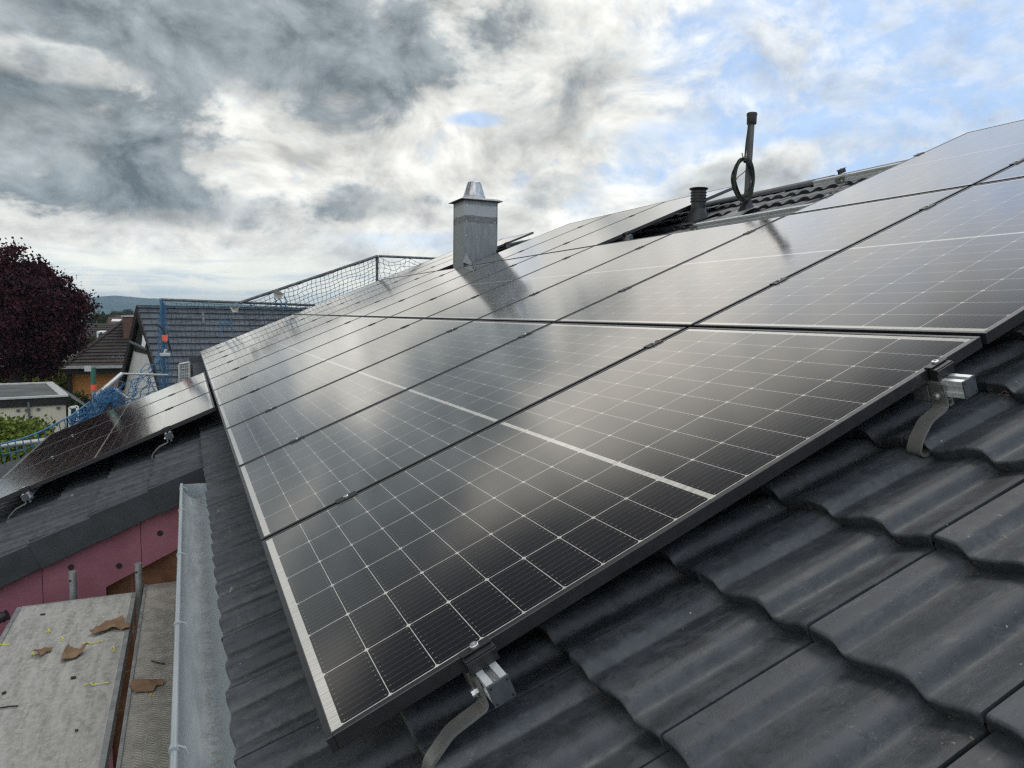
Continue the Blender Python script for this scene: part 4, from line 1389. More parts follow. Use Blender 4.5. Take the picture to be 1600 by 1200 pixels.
net('safety_net', b_ + Vector((0.04, 0.03, -0.02)), d_ + Vector((0, 0.03, -0.02)), Vector((d_.x, YN + .03, roofz(d_.x) - 0.2)), Vector((b_.x + .04, YN + .03, roofz(b_.x) - 0.1)),
    22, 6, 0.0045, M_NETD, 'sagging square mesh net under the level rail beside the chimney', 0.10, 8, 0.03)
e_, f_ = at(252, 468, 14.2), at(492, 477, 14.2)
tube('guard_rail', [e_, f_], 0.026, M_TUBE, 'long level guard rail in front of the grey neighbouring roof', 'guard rail', RG)
post = tube('guard_post', [e_ + Vector((0, 0, 0.02)), e_ + Vector((0.0, 0, -1.2)), Vector((e_.x + 0.02, 14.2, -4.4))], 0.032, M_BTUBE, 'pale blue scaffold post wrapped in blue net at the far corner', 'post', RG)
# rag and tie straps on the rail
c = at(435, 461, YN - 0.04)
mb = MB(); mb.add([c + Vector(p) for p in ((-.10, 0, .06), (-.02, -.03, .10), (.11, 0, .02), (.03, .03, -.10), (-.08, -.02, -.06), (-.01, .05, .0))], [(0,1,5),(1,2,5),(2,3,5),(3,4,5),(4,0,5)])
tag(mb.build('rag', M_PAPER, origin=c), 'pale rag hanging on the slanting guard rail', 'rag')
c = at(366, 482, YN - 0.04)
mb = MB(); mb.add([c + Vector(p) for p in ((-.09, 0, .05), (.04, -.03, .04), (.10, 0, .07), (.06, .03, -.07), (-.04, -.02, -.07), (0, .05, .0))], [(0,1,5),(1,2,5),(2,3,5),(3,4,5),(4,0,5)])
tag(mb.build('rag', M_PAPER, origin=c), 'white scrap of sheeting hanging where the slanting rail starts', 'rag')
mb = MB()
for px, y0, y1 in ((428, 466, 474), (436, 466, 482), (444, 462, 480)):
    p, q = at(px, y0, YN - .05), at(px + 1, y1, YN - .05)
    mb.tube([p, (p + q) / 2 + Vector((0.05, 0, 0)), q, q + Vector((0.04, 0, 0.05))], 0.012, 6)
tag(mb.build('tie_strap', M_NETB, origin=at(436, 466, YN)), 'dark blue tie straps dangling in the slanting net below the rag', 'strap')
mb = MB()
for px, y0, y1 in ((344, 497, 522), (352, 496, 513), (361, 496, 520)):
    p, q = at(px, y0, 14.15), at(px + 2, y1, 14.15)
    mb.tube([p, q], 0.012, 6)
p, q = at(343, 507, 14.15), at(364, 504, 14.15); mb.tube([p, q], 0.008, 6)
tag(mb.build('tie_strap', M_NETB, origin=at(352, 500, 14.15)), 'blue straps hanging in front of the grey neighbouring roof', 'strap')
# grey net under the long level rail
net('safety_net', e_ + Vector((0, .04, -.02)), f_ + Vector((0, .04, -.02)), f_ + Vector((0, .04, -2.2)), e_ + Vector((0, .04, -2.2)), 34, 24, 0.0034, M_NETD,
    'fine dark mesh net hanging in front of the grey neighbouring roof', 0.05, 14, 0.03)
# blue net bunched around the post
def bunch(name, label, segs, r, seed, n, mat=M_NETB):
    """segs: centre line points with radii; n strands wander along it"""
    rr = random.Random(seed); mb = MB()
    P = [Vector(p) for p, _ in segs]; Q = [q for _, q in segs]
    for k in range(n):
        ph = rr.uniform(0, 6.28); tw = rr.uniform(-2.5, 2.5); f0 = rr.uniform(0.2, 1.0)
        pts = []
        for i in range(len(P) * 6 - 5):
            s = i / 6; j = min(int(s), len(P) - 2); t = s - j
            c = P[j].lerp(P[j+1], t); rad = (Q[j] * (1-t) + Q[j+1] * t) * f0 * (1 + 0.35 * noise.noise(Vector((s * 1.4, k * 3.1, seed))))
            a = ph + tw * s / len(P) + 0.9 * noise.noise(Vector((s * 1.1, k * 1.7, seed + 4)))
            pts.append(c + Vector((math.cos(a) * rad, math.sin(a) * rad, 0.04 * noise.noise(Vector((s * 2, k, 3))))))
        mb.tube(pts, r, 4, cap=False)
    for i in range(4, len(P) * 8 - 6):      # cross strands tie it into a mesh
        s = i / 8; j = min(int(s), len(P) - 2); t = s - j
        c = P[j].lerp(P[j+1], t); rad = (Q[j] * (1-t) + Q[j+1] * t)
        pts = [c + Vector((math.cos(a) * rad * (0.75 + 0.5 * noise.noise(Vector((a, s * 3, seed)))), math.sin(a) * rad, 0.08 * math.sin(2 * a + s) + 0.05 * noise.noise(Vector((a * 2, s, seed))))) for a in np.linspace(0, 6.28, 14)]
        mb.tube(pts, r * 0.8, 4, cap=False)
    return tag(mb.build(name, mat, origin=P[0]), label, 'safety net', 'safety nets on the scaffold')
pp = [at(254, 472, 14.1), at(254, 505, 14.1), at(256, 545, 14.1), at(258, 585, 14.1), at(260, 640, 14.1)]
bunch('safety_net', 'bright blue net gathered like a cone along the pale blue post', list(zip(pp, (0.04, 0.10, 0.15, 0.15, 0.15))), 0.0032, 2, 13)
net('safety_net', at(250, 545, 14.0), at(205, 598, 13.0), at(190, 660, 13.0), at(250, 650, 14.0), 9, 9, 0.007, M_NETB,
    'wide meshed blue net stretched left from the pale blue post', 0.04, 21, 0.05)
c = at(256, 523, 13.85)
mb = MB(); mb.tube([c + Vector((-.12, 0, .20)), c + Vector((-.02, -.03, .12)), c + Vector((.05, 0, -.06)), c + Vector((.11, 0, -.30))], 0.02, 8)
tag(mb.build('strap', M_CABLE, smooth=50, origin=c), 'black strap looped on the blue wrapped post', 'strap')
c = at(257, 528, 13.8)
mb = MB(); mb.add([c + Vector(p) for p in ((-.05, 0, .05), (.06, 0, .06), (.05, -.03, -.07), (-.04, 0, -.06))], [(0,1,2,3)])
tag(mb.build('ribbon', M_PRED, origin=c), 'small pink red ribbon tied to the blue wrapped post', 'ribbon')
mb = MB(); c = at(258, 554, 13.9)
mb.box(c - Vector((.09, .05, .03)), c + Vector((.09, .05, .03))); mb.tube([c + Vector((-.02, 0, -.02)), c + Vector((0.02, 0, 0.10))], 0.03, 8)
tag(mb.build('tube_coupler', M_WTUBE, origin=c, bevel=0.008), 'pale tube coupler clamped on the blue wrapped post', 'coupler')
YB = 10.4
g0, g1 = at(148, 620, YB), at(190, 584, YB + 0.5)
tube('guard_rail', [g0, g1], 0.030, M_WTUBE, 'short white guard rail tube slanting above the blue net heap', 'guard rail', RG)
tube('guard_rail', [at(190, 584, YB + .5), at(262, 586, YB + 1.2)], 0.016, M_WTUBE, 'thin pale rail from the white tube to the blue wrapped post', 'guard rail', RG)
tube('guard_rail', [at(178, 607, YB + .2), at(198, 622, YB + .2)], 0.022, M_WTUBE, 'white tube end beside the blue net heap', 'guard rail', RG)
net('safety_net', at(146, 622, YB), at(190, 600, YB + .3), at(196, 646, YB + .3), at(136, 654, YB), 30, 10, 0.0036, M_NETB,
    'crumpled heap of bright blue net under the short white tube', 0.03, 41, 0.075)
pp = [at(150, 622, YB), at(158, 624, YB), at(170, 618, YB), at(182, 622, YB), at(186, 640, YB)]
bunch('safety_net', 'tangled strands of bright blue net in the heap below the white tube', list(zip(pp, (0.06, 0.12, 0.14, 0.12, 0.08))), 0.0036, 6, 10)
pp = [at(176, 604, YB), at(170, 618, YB), at(160, 632, YB), at(150, 650, YB)]
bunch('safety_net', 'loose folds of bright blue net spilling over the wing panels\' far edge', list(zip(pp, (0.05, 0.12, 0.15, 0.10))), 0.0040, 16, 9)
rope = [at(0, 694, 9.0), at(30, 687, 9.0), at(60, 676, 9.1), at(90, 661, 9.3), at(112, 649, 9.6), at(140, 628, 10.2)]
tube('blue_rope', rope, 0.011, M_NETB, 'blue head rope of the net curving along the left roof edge', 'rope')
low = [p + Vector((0.04, 0.02, -0.26)) for p in rope]
def net_strip(top, bot, n, r, mat, label, name='safety_net'):
    mb = MB()
    def ev(L, s):
        x = s * (len(L) - 1); j = min(int(x), len(L) - 2); return L[j].lerp(L[j+1], x - j)
    for i in range(n + 1):
        mb.tube([ev(top, i / n), ev(bot, i / n)], r, 4, cap=False)
    for k in (0.5, 1.0):
        mb.tube([ev(top, s).lerp(ev(bot, s), k) for s in np.linspace(0, 1, 24)], r, 4, cap=False)
    return tag(mb.build(name, mat, origin=top[0]), label, 'safety net', 'safety nets on the scaffold')
net_strip(rope, low, 13, 0.006, M_NETB, 'blue net strip hanging from the rope at the left edge')
net('safety_net', at(108, 652, 10.0), at(150, 628, 10.0), at(150, 665, 10.0), at(108, 680, 10.0), 11, 8, 0.006, M_NETB, 'blue net panel beside the white framed pane', 0.03, 33, 0.04)
tube('guard_rail', [at(-30, 700, 9.2), at(62, 689, 9.2), at(75, 687, 9.2)], 0.030, M_WTUBE, 'pale horizontal scaffold tube at the left edge below the rope', 'guard rail', RG)

# green and red sleeved post
c0 = at(145, 572, 11.5)
po = thing('marker_post', 'grey post with green sleeve and bright red band before the ochre wall', 'post', (c0.x, c0.y, GROUND))
for nm, y0, y1, r, mt in (('green_sleeve', 574, 600, 0.036, M_PGREEN), ('red_band', 601, 610, 0.040, M_PRED), ('shaft', 611, 760, 0.033, M_GTUBE)):
    p, q = at(145, y0, 11.5), at(145, y1, 11.5)
    mb = MB(); mb.tube([(c0.x, c0.y, q.z), (c0.x, c0.y, p.z)], r, 14)
    o = mb.build(nm, mt, None, origin=(c0.x, c0.y, GROUND), smooth=40); o.parent = po; o.location = (0,0,0)
mb = MB(); p = at(138, 574, 11.5); mb.box(p - Vector((.05, .03, .06)), p + Vector((.04, .03, .02)))
o = mb.build('post_cap', M_TRIM, None, origin=(c0.x, c0.y, GROUND)); o.parent = po; o.location = (0,0,0)

# grey sheet and silver crate standing beyond the wing panels
c = [at(295, 559, 12.6), at(322, 553, 12.6), at(340, 600, 12.6), at(298, 600, 12.6)]
mb = MB(); mb.prism(c, (0, 0.03, 0)); tag(mb.build('sheet_panel', M_PLATE, origin=c[3]), 'slate grey sheet standing upright behind the wing panels', 'sheet')
t = thing('wire_crate', 'silver wire mesh crate beside the grey upright sheet', 'crate', at(280, 600, 12.4))
o0 = t.location.copy()
P = [at(280, 569, 12.4), at(296, 566, 12.4), at(297, 606, 12.4), at(281, 606, 12.4)]
mb = MB()
for i in range(4): mb.tube([P[i], P[(i+1) % 4]], 0.018, 8)
o = mb.build('crate_frame', M_WTUBE, None, origin=o0, smooth=40); o.parent = t; o.location = (0,0,0)
mb = MB()
for s in np.linspace(0.15, 0.85, 5): mb.tube([P[0].lerp(P[1], s), P[3].lerp(P[2], s)], 0.006, 4)
for s in np.linspace(0.1, 0.9, 8): mb.tube([P[0].lerp(P[3], s), P[1].lerp(P[2], s)], 0.006, 4)
o = mb.build('crate_mesh', M_WTUBE, None, origin=o0); o.parent = t; o.location = (0,0,0)

# ------------------------------------------------------------------ neighbouring buildings
def courses(mb, e0, e1, r0, r1, n, lift=0.03, cols=0):
    """lapped tile courses from eave e0-e1 up to ridge r0-r1"""
    e0, e1, r0, r1 = map(Vector, (e0, e1, r0, r1))
    nrm = (e1 - e0).cross(r0 - e0).normalized()
    if nrm.z < 0: nrm = -nrm
    for i in range(n):
        a, b = i / n, (i + 1.06) / n
        b = min(b, 1.0)
        A, B = e0.lerp(r0, a) + nrm * lift, e1.lerp(r1, a) + nrm * lift
        Cc, D = e1.lerp(r1, b) + nrm * 0.002, e0.lerp(r0, b) + nrm * 0.002
        A2, B2 = A - nrm * lift, B - nrm * lift
        m_ = cols or 1
        for k in range(m_):
            s0, s1 = k / m_, (k + 1) / m_ - (0.035 / m_ if cols else 0)
            jz = nrm * random.uniform(-0.003, 0.003) if cols else Vector()
            mb.add([A.lerp(B, s0) + jz, A.lerp(B, s1) + jz, D.lerp(Cc, s1) + jz, D.lerp(Cc, s0) + jz, A2.lerp(B2, s0), A2.lerp(B2, s1)], [(0,1,2,3), (1,0,4,5)])

def neighbour_house():
    PH = R(-13.6)
    D = 28.2
    ap = at(214, 480, D)                         # near apex of the gable
    ax = Vector((math.cos(PH), math.sin(-PH) , 0))   # along the ridge, to the right
    ax = Vector((math.cos(R(13.6)), math.sin(R(13.6)), 0)) * 1.0
    ax = Vector((math.cos(R(4)), -math.sin(R(4)), 0))
    dn = Vector((math.sin(R(13.6)), -math.cos(R(13.6)), 0))     # towards us
    t = thing('neighbour_house', 'neighbouring house with slate grey tiled gable roof and dark barge boards', 'house', (ap.x + 5, ap.y, GROUND))
    O = Vector(t.location)
    pitch = math.tan(R(38)); run = 4.3; L = 13.0
    def part(name, mb, mat, parent=t, **kw):
        o = mb.build(name, mat, None, origin=O, **kw); o.parent = parent; o.location = (0,0,0); return o
    e = ap + dn * run + Vector((0, 0, -run * pitch))
    bk = ap - dn * run + Vector((0, 0, -run * pitch))
    mb = MB(); courses(mb, e, e + ax * L, ap, ap + ax * L, 16, 0.055, 40)
    roof_ = part('roof', mb, M_GTILE)
    mb = MB(); courses(mb, bk + ax * L, bk, ap + ax * L, ap, 16, 0.05)
    part('back_roof', mb, M_GTILE)
    mb = MB()
    for k in range(32):
        mb.bar(ap + ax * (k * L / 32) + Vector((0,0,0.05)), ap + ax * ((k + 1) * L / 32 + 0.02) + Vector((0,0,0.042)), 0.24, 0.07)
    part('ridge_cap', mb, M_GTILE, roof_)
    mb = MB()
    th = Vector((0, 0, -0.34))
    for q in (e, bk):
        mb.prism([ap + Vector((0,0,0.06)) - ax * 0.03, q + Vector((0,0,0.06)) - ax * 0.03, q + th - ax * 0.03, ap + th - ax * 0.03], ax * 0.06)
        mb.prism([ap + Vector((0,0,-0.06)), q + Vector((0,0,-0.06)), q + Vector((0,0,-0.16)), ap + Vector((0,0,-0.16))], ax * 0.15)
    part('barge_board', mb, M_DARKW)
    mb = MB()
    g = ax * 0.16
    ins = 0.45
    A = ap + g + Vector((0, 0, -0.20))
    Lw = ap + g - dn * (run - ins) + Vector((0,0,-(run - ins) * pitch - 0.20)); Rw = ap + g + dn * (run - ins) + Vector((0,0,-(run - ins) * pitch - 0.20))
    mb.prism([Vector((Lw.x, Lw.y, GROUND)), Vector((Rw.x, Rw.y, GROUND)), Rw, A, Lw], ax * (L - .4))
    part('wall', mb, M_WHITE)
    mb = MB()
    q0 = ap + g * 0.98 - dn * 0.1
    mb.prism([A + dn * 1.5 + Vector((0,0,-1.45)) - ax*.02, A - dn * 1.5 + Vector((0,0,-1.45)) - ax*.02, A - ax*.02 + Vector((0,0,-.2))], -ax * 0.03)
    part('gable_cladding', mb, M_DARKW)
    mb = MB()
    p = at(222, 530, 26.2); q = p + Vector((0, 0, 0))
    mb.prism([at(221, 540, 26.4), at(223, 523, 26.4), at(228, 536, 26.4), at(226, 543, 26.4)], (0, 0.06, 0))
    part('barge_end', mb, M_WHITE)
    mb = MB(); mb.tube([at(203, 534, 27.5), at(214, 539, 27.0), at(227, 545, 26.4)], 0.05, 8)
    part('gutter_pipe', mb, M_TUBE, smooth=40)
    # few long dark marks: snow guard and lightning rod
    mb = MB(); mb.tube([at(317, 487, 26.6), at(318, 506, 25.5)], 0.03, 6)
    part('roof_rod', mb, M_TUBE)
neighbour_house()

def ochre_house():
    D = 36.0
    e0, e1 = at(100, 573, D), at(240, 571, D)
    t = thing('ochre_house', 'ochre rendered house with brown hipped tile roof and brown chimney', 'house', (e0.x, D + 3, GROUND))
    O = Vector(t.location)
    def part(name, mb, mat, parent=t, **kw):
        o = mb.build(name, mat, None, origin=O, **kw); o.parent = parent; o.location = (0,0,0); return o
    r0, r1 = at(191, 504, D + 3.4), at(250, 502, D + 3.4)
    mb = MB(); courses(mb, e0, e1, r0, r1, 14, 0.05, 28)
    roof_ = part('roof', mb, M_BTILE)
    bk = Vector((e0.x, D + 7, e0.z))
    mb = MB(); courses(mb, bk, e0, r0 + Vector((0, .2, 0)), r0, 14, 0.05)
    part('hip_roof', mb, M_BTILE)
    mb = MB()
    for k in range(12):
        mb.bar(e0.lerp(r0, k / 12) + Vector((0,0,.06)), e0.lerp(r0, (k + 1.1) / 12) + Vector((0,0,.05)), 0.2, 0.08)
    part('hip_cap', mb, M_BTILE, roof_)
    mb = MB(); mb.bar(e0 + Vector((0, -.06, -.03)), e1 + Vector((0, -.06, -.03)), 0.13, 0.12)
    part('gutter', mb, M_TRIM)
    mb = MB(); mb.box((e0.x, D - 0.0, e0.z - 0.34), (e1.x, D + 0.5, e0.z - 0.08))
    part('eave_soffit', mb, M_DARKW)
    wx = at(113, 600, D + .5).x
    mb = MB(); mb.box((wx, D + 0.5, GROUND), (e1.x, D + 6.5, e0.z - 0.1))
    part('wall', mb, M_ORANGE)
    mb = MB(); mb.box((wx - .16, D + .35, GROUND), (wx - .002, D + .75, e0.z - .3))
    part('corner_post', mb, M_DARKW)
    mb = MB()
    p, q = at(194, 543, D + 2.2), at(211, 495, D + 2.2)
    mb.box((p.x, D + 2.0, p.z - 1.2), (q.x, D + 2.9, q.z))
    ch = part('chimney', mb, M_BRCH)
    mb = MB(); mb.box((p.x - .06, D + 1.94, q.z), (q.x + .06, D + 2.96, q.z + .05))
    part('chimney_cap', mb, M_TRIM, ch)
ochre_house()

def garage():
    P = [at(-60, 628, 21.0), at(104, 616, 20.4), at(93, 598, 24.2), at(-60, 604, 24.6)]
    zt = sum(p.z for p in P) / 4
    D0, D1 = 20.5, 24.6
    t = thing('garage', 'cream flat roofed garage with pale metal roof edge and drain pipe', 'garage', (at(103, 640, 20.5).x, 20.5, GROUND), (0, 0, R(13)))
    O = Vector(t.location)
    def part(name, mb, mat, parent=t, **kw):
        o = mb.build(name, mat, None, origin=O, **kw); o.parent = parent; o.location = (0,0,0); return o
    xr = at(103, 640, D0).x; xl = xr - 9.0
    z1 = at(100, 617, D0).z; zw = at(100, 632, D0).z
    mb = MB(); mb.box((xl, D0, GROUND), (xr, D1, zw)); part('wall', mb, M_CREAM)
    mb = MB(); mb.box((xl - .05, D0 - .06, zw + .002), (xr + .05, D1 + .06, z1 - .04)); part('dark_fascia', mb, M_DARKW)
    mb = MB()
    mb.box((xl - .08, D0 - .10, z1 - .04), (xr + .06, D0 + .10, z1)); mb.box((xr - .12, D0 + .10, z1 - .04), (xr + .08, D1 - .16, z1))
    mb.box((xl - .08, D1 - .16, z1 - .04), (xr + .08, D1 + .1, z1))
    part('roof_edge_trim', mb, M_TRIM)
    mb = MB(); mb.box((xl, D0 + .101, z1 - .06), (xr - .121, D1 - .161, z1 - .03)); part('roof_felt', mb, M_GROOF)
    mb = MB(); x = at(46, 650, D0).x
    mb.tube([(x, D0 - .07, zw + .12), (x, D0 - .07, GROUND)], 0.03, 10); part('drain_pipe', mb, M_TUBE, smooth=40)
    for px in (29, 60, 91, 42):
        c = at(px, 641 - px * 0.04, D0 - .02); mb = MB(); mb.box(c - Vector((.035, .02, .03)), c + Vector((.035, .03, .03))); part('wall_vent', mb, M_TUBE)
    # corrugated lean-to on the right
    mb = MB()
    for k in range(9):
        a = Vector((xr + .1, D0 - .3 + k * .42, z1 - .05)); b = Vector((xr + .62, D0 - .3 + k * .42, z1 - .48))
        mb.add([a, b, b + Vector((0, .21, .04)), a + Vector((0, .21, .04)), b + Vector((0, .42, 0)), a + Vector((0, .42, 0))], [(0,1,2,3),(3,2,4,5)])
    part('lean_to_roof', mb, M_PLATE)
garage()
# white framed pane standing by the garage
t = thing('framed_pane', 'white framed glass pane standing between garage and blue net', 'window', at(115, 690, 16.5))
o0 = t.location.copy()
P = [at(109, 637, 16.5), at(121, 635, 16.5), at(121, 690, 16.5), at(109, 690, 16.5)]
mb = MB()
for i in range(4): mb.bar(P[i], P[(i+1) % 4], 0.05, 0.05, (0, 1, 0))
o = mb.build('pane_frame', M_WHITE, None, origin=o0); o.parent = t; o.location = (0,0,0)
mb = MB(); mb.prism(P, (0, 0.012, 0))
o = mb.build('pane', M_GLASSD, None, origin=o0); o.parent = t; o.location = (0,0,0)

def simple_house(name, px0, px1, py_e, py_r, D, depth, roofm, wallm, label, dormer=None, skylight=None, gable=False):
    e0, e1 = at(px0, py_e, D), at(px1, py_e, D)
    gz = ground_z(D) - 0.5
    t = thing(name, label, 'house', ((e0.x + e1.x) / 2, D + depth / 2, gz), group='houses beyond the maple')
    O = Vector(t.location)
    def part(nm, mb, mat, parent=t):
        o = mb.build(nm, mat, None, origin=O); o.parent = parent; o.location = (0,0,0); return o
    zr = at(px0, py_r, D + depth / 2).z
    r0, r1 = Vector((e0.x, D + depth / 2, zr)), Vector((e1.x, D + depth / 2, zr))
    mb = MB(); courses(mb, e0, e1, r0, r1, 12, 0.05); b0 = Vector((e0.x, D + depth, e0.z)); b1 = Vector((e1.x, D + depth, e0.z))
    courses(mb, b1, b0, r1, r0, 12, 0.05)
    rf = part('roof', mb, roofm)
    mb = MB(); i = 0.3
    for xx in (e0.x + i,):
        mb.prism([(xx, D + i, gz), (xx, D + depth - i, gz), (xx, D + depth - i, e0.z), (xx, D + depth / 2, zr - .15), (xx, D + i, e0.z)], (e1.x - e0.x - 2 * i, 0, 0))
    part('wall', mb, wallm)
    if dormer:
        a, b = at(dormer[0], dormer[2], D + .6), at(dormer[1], dormer[3], D + .6)
        mb = MB(); mb.box((a.x, D + .6, b.z), (b.x, D + depth / 2, a.z)); d = part('dormer', mb, M_WHITE)
        w = b.x - a.x
        mb = MB(); mb.box((a.x + w * .2, D + .57, b.z + (a.z - b.z) * .25), (b.x - w * .2, D + .597, a.z - (a.z - b.z) * .25)); part('pane', mb, M_GLASSD, d)
    if skylight:
        for (s, tt) in skylight:
            c = e0.lerp(e1, s).lerp(r0.lerp(r1, s), tt); sl = (r0 - e0).normalized(); nn = Vector((1,0,0)).cross(sl)
            mb = MB(); mb.prism([c + nn * .08, c + Vector((1.0,0,0)) + nn * .08, c + Vector((1.0,0,0)) + sl * 1.3 + nn * .08, c + sl * 1.3 + nn * .08], nn * .05)
            part('skylight', mb, M_WHITE, rf)
simple_house('brown_roof_house', 120, 200, 548, 505, 58, 9, M_BTILE, M_WHITE, 'house with broad brown roof and small white dormer beyond the maple', dormer=(151, 165, 518, 529))
simple_house('red_roof_house', 164, 215, 508, 495, 95, 10, M_RTILE, M_CREAM, 'house with reddish brown roof and bright skylights behind the brown roof', skylight=((.15, .35), (.5, .45), (.7, .5)))
simple_house('white_house', 143, 158, 500, 494, 150, 10, M_RTILE, M_WHITE, 'pale house with low red roof left of the dark conifer')
simple_house('white_house', 168, 190, 497, 492.5, 190, 12, M_RTILE, M_WHITE, 'pale distant house just right of the dark conifer')
simple_house('white_house', 60, 120, 500, 494, 170, 12, M_BTILE, M_WHITE, 'pale distant house mostly behind the maple crown')
simple_house('white_house', 196, 222, 496, 491.5, 240, 12, M_RTILE, M_CREAM, 'cream distant house beside the neighbouring gable')

# ------------------------------------------------------------------ trees and shrubs
def leaves(centers, sizes, rng, aspect=0.7, droop=0.3):
    n = len(centers)
    a = rng.normal(size=(n, 3)); a /= np.linalg.norm(a, axis=1)[:, None]
    a[:, 2] -= droop; a /= np.linalg.norm(a, axis=1)[:, None]
    b = rng.normal(size=(n, 3)); b -= a * (a * b).sum(1)[:, None]; b /= np.linalg.norm(b, axis=1)[:, None]
    s = sizes[:, None]
    cup = np.cross(a, b) * s * 0.25
    V = np.stack([centers - a * s, centers + b * s * aspect + cup, centers + a * s, centers - b * s * aspect + cup], 1)
    return V.reshape(-1, 3), np.arange(4 * n).reshape(n, 4)
def clumped(rng, center, rad, n_cl, per, cl_r, shell=0.55, flat=1.0, jag=0.18):
    d = rng.normal(size=(n_cl, 3)); d /= np.linalg.norm(d, axis=1)[:, None]
    r = shell + (1 - shell) * rng.random(n_cl) ** 0.6
    r *= 1 + rng.normal(0, jag, n_cl) * 0.5
    c = np.array(center) + d * r[:, None] * np.array(rad)
    p = np.repeat(c, per, 0) + rng.normal(size=(n_cl * per, 3)) * cl_r * np.array([1, 1, flat])
    tint = np.repeat(rng.random(n_cl) * 0.6, per) + rng.random(n_cl * per) * 0.4
    return p, tint
def limbs(mb, base, top, rad, crown_c, crown_r, n, seed):
    rr = random.Random(seed)
    base, top = Vector(base), Vector(top)
    mb.tube([base, base.lerp(top, .3) + Vector((.04, 0, 0)), base.lerp(top, .6) + Vector((-.05, .03, 0)), top], [rad * 1.35, rad, rad * .85, rad * .65], 10)
    for i in range(n):
        a = 2 * math.pi * i / n + rr.uniform(-.3, .3); e = rr.uniform(0.1, 0.9)
        tip = Vector(crown_c) + Vector((math.cos(a) * crown_r[0] * math.cos(e), math.sin(a) * crown_r[1] * math.cos(e), math.sin(e) * crown_r[2])) * 0.85
        s = base.lerp(top, rr.uniform(.6, 1.0))
        mid = s.lerp(tip, .5) + Vector((0, 0, .25))
        mb.tube([s, s.lerp(mid, .5), mid, mid.lerp(tip, .5) + Vector((0, 0, .1)), tip], [rad * .45, rad * .36, rad * .26, rad * .15, rad * .05], 6)
def tree(name, label, x, y, z0, zc, rad, n_cl, per, cl_r, leaf, mat, seed, trunk_r, cat='tree', group=None, shell=.55, extra=None, flat=.8, jag=.18):
    rng = np.random.default_rng(seed)
    t = thing(name, label, cat, (x, y, z0), group=group)
    mb = MB()
    limbs(mb, (0, 0, -.2), (0, 0, max(zc - z0 - rad[2] * .35, 0.3)), trunk_r, (0, 0, zc - z0), rad, 9, seed)
    mb.build('trunk', M_BARK, t, smooth=50)
    p, tint = clumped(rng, (0, 0, zc - z0), rad, n_cl, per, cl_r, shell, flat, jag)
    if extra is not None:
        q, t2 = extra(rng); p = np.concatenate([p, q]); tint = np.concatenate([tint, t2])
    p[:, 2] = np.maximum(p[:, 2], 0.02)
    s = leaf * (0.6 + 0.8 * rng.random(len(p)))
    V, F = leaves(p, s, rng)
    o = np_mesh('crown', V, F, mat, t)
    set_tint(o, np.repeat(tint, 4))
    return t
D = 31.0
mc = at(22, 490, D)
def sprigs(rng):
    out = []; tt = []
    for px, py in ((52, 392), (58, 396), (48, 397), (64, 398), (42, 400)):
        tip = np.array(at(px, py, D)) - np.array((mc.x, mc.y, GROUND))
        base = tip + np.array((rng.normal(0, .12), 0, -0.6))
        s = rng.random(28)[:, None] ** 0.6
        out.append(tip + (base - tip) * s + rng.normal(size=(28, 3)) * 0.05); tt.append(rng.random(28) * .5)
    return np.concatenate(out), np.concatenate(tt)
tree('maple_tree', 'large dark purple red maple at the photo\'s left edge', mc.x, mc.y, GROUND, mc.z - 0.05, (2.16, 2.2, 2.0), 340, 300, 0.22, 0.060, M_MAPLE, 11, 0.26, shell=.35, extra=sprigs, jag=.27)
D = 17.5
bc = at(8, 690, D)
tree('garden_shrub', 'yellow green rounded shrub in front of the cream garage', bc.x, bc.y, GROUND, bc.z - .62, (.72, .8, 1.2), 150, 110, 0.12, 0.045, M_GREEN, 5, 0.07, 'shrub', 'garden shrubs')
bc = at(48, 705, 16.5)
tree('garden_shrub', 'small bright green bush beside the rope at left', bc.x, bc.y, GROUND, bc.z - .5, (.6, .6, 1.0), 60, 70, 0.13, 0.05, M_GREEN, 6, 0.05, 'shrub', 'garden shrubs')
bc = at(128, 617, 27)
tree('garden_shrub', 'dark hedge bush below the ochre wall', bc.x, bc.y, GROUND, bc.z - 1.15, (.55, .5, 1.0), 90, 80, 0.13, 0.05, M_DGREEN, 8, 0.08, 'shrub', 'garden shrubs')
bc = at(100, 585, 40)
tree('garden_shrub', 'reddish brown bush in the shade beside the maple trunk', bc.x, bc.y, GROUND, bc.z - .9, (.7, .6, 1.2), 70, 70, 0.18, 0.08, M_DGREEN, 18, 0.08, 'shrub', 'garden shrubs')
bc = at(66, 590, 38)
tree('garden_shrub', 'green bush behind the maple trunk and garage roof', bc.x, bc.y, GROUND, bc.z - .8, (1.6, .8, 1.5), 90, 70, 0.25, 0.08, M_GREEN, 19, 0.08, 'shrub', 'garden shrubs')
bc = at(20, 590, 44)
tree('garden_shrub', 'dark green bush left of the maple trunk', bc.x, bc.y, GROUND, bc.z - .8, (1.8, .8, 1.6), 90, 70, 0.25, 0.09, M_DGREEN, 23, 0.08, 'shrub', 'garden shrubs')
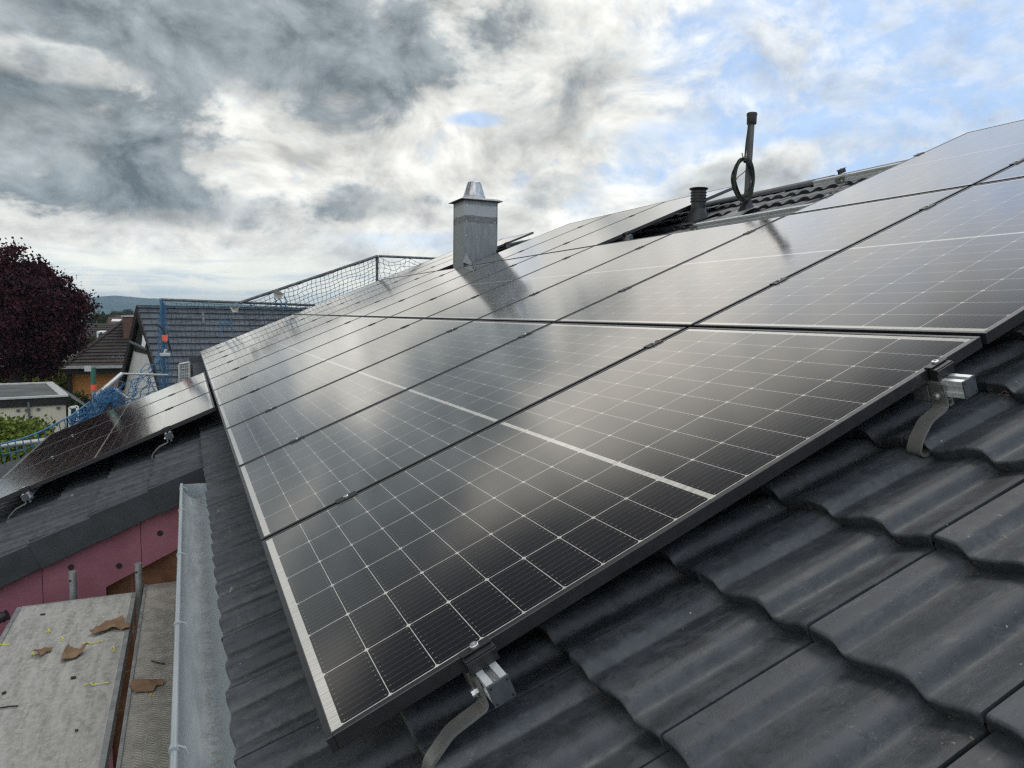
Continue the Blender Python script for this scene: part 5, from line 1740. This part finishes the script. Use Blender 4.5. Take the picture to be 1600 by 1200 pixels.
def conifer(px, D, ytop, h, r, label, seed):
    rng = np.random.default_rng(seed)
    tp = at(px, ytop, D); z0 = ground_z(D)
    t = thing('conifer_tree', label, 'tree', (tp.x, D, z0))
    H = tp.z - z0
    mb = MB(); mb.tube([(0, 0, 0), (0, 0, H * .97)], [r * .12, 0.03], 8); mb.build('trunk', M_BARK, t)
    n = 5000
    s = rng.random(n) ** 0.7
    a = rng.random(n) * 6.283
    rr = r * s * (0.55 + 0.45 * rng.random(n)) * (0.8 + 0.35 * np.sin(s * 40))
    p = np.stack([rr * np.cos(a), rr * np.sin(a), H * (1 - s * .88)], 1)
    V, F = leaves(p, np.full(n, r * 0.12), rng, .4, .8)
    o = np_mesh('crown', V, F, M_CONIF, t); set_tint(o, np.repeat(rng.random(n), 4))
conifer(161, 130, 487.5, 8, 1.9, 'dark pointed conifer standing among the distant houses', 3)
for i, (px, py, D, r, lab) in enumerate(((150, 503, 80, 0.8, 'pale green round tree behind the maple edge'), (171, 501, 110, 0.9, 'small dark green tree right of the conifer'),
                                   (182, 494, 260, 1.8, 'distant green tree below the blue hill'), (200, 493, 280, 2.0, 'distant bushy tree left of the neighbouring gable'), (146, 548, 46, 0.8, 'low green tree at the foot of the brown roof'))):
    c = at(px, py, D)
    tree('garden_tree', lab, c.x, D, ground_z(D), c.z, (r, r, r * .9), 70, 50, r * .18, r * .075, M_FARG if D > 50 else M_DGREEN, 40 + i, r * .07, 'tree', 'trees among the houses')
# far wood: one mass of tree tops along the plain
def far_wood():
    rng = np.random.default_rng(77)
    n = 1500
    az = np.radians(rng.uniform(-32, 40, n)); d = rng.uniform(330, 900, n)
    x = d * np.sin(az); y = d * np.cos(az)
    P = []; T = []
    for i in range(n):
        r = rng.uniform(2.5, 4.2); k = 40
        z0 = ground_z(d[i])
        v = rng.normal(size=(k, 3)); v /= np.linalg.norm(v, axis=1)[:, None]
        P.append(np.array((x[i], y[i], z0 + r * 1.1)) + v * np.array((r, r, r * rng.uniform(1.0, 1.35))) * rng.uniform(.7, 1, (k, 1)))
        T.append(np.full(k, rng.random()) * .7 + rng.random(k) * .3)
    P = np.concatenate(P); T = np.concatenate(T)
    V, F = leaves(P, np.full(len(P), 0.95), rng)
    o = np_mesh('far_wood', V, F, M_FARG); set_tint(o, np.repeat(T, 4))
    tag(o, 'band of distant woodland on the plain below the hills', 'woodland', kind='stuff')
far_wood()

# ------------------------------------------------------------------ air
def build_haze():
    mt = bpy.data.materials.new('haze_air'); mt.use_nodes = True
    t = NT(mt.node_tree)
    t.n.remove(t.n['Principled BSDF'])
    v = t.new('ShaderNodeVolumePrincipled')
    v.inputs['Color'].default_value = (0.54, 0.78, 1.0, 1)
    v.inputs['Density'].default_value = 0.00030
    v.inputs['Anisotropy'].default_value = 0.0
    t.l.new(v.outputs[0], t.n['Material Output'].inputs['Volume'])
    mb = MB(); mb.box((-3700, -3700, -22.0), (3700, 3700, 62.0))
    o = mb.build('haze', mt)
    tag(o, 'thin blue air that pales the far hills', 'haze', kind='stuff')
build_haze()
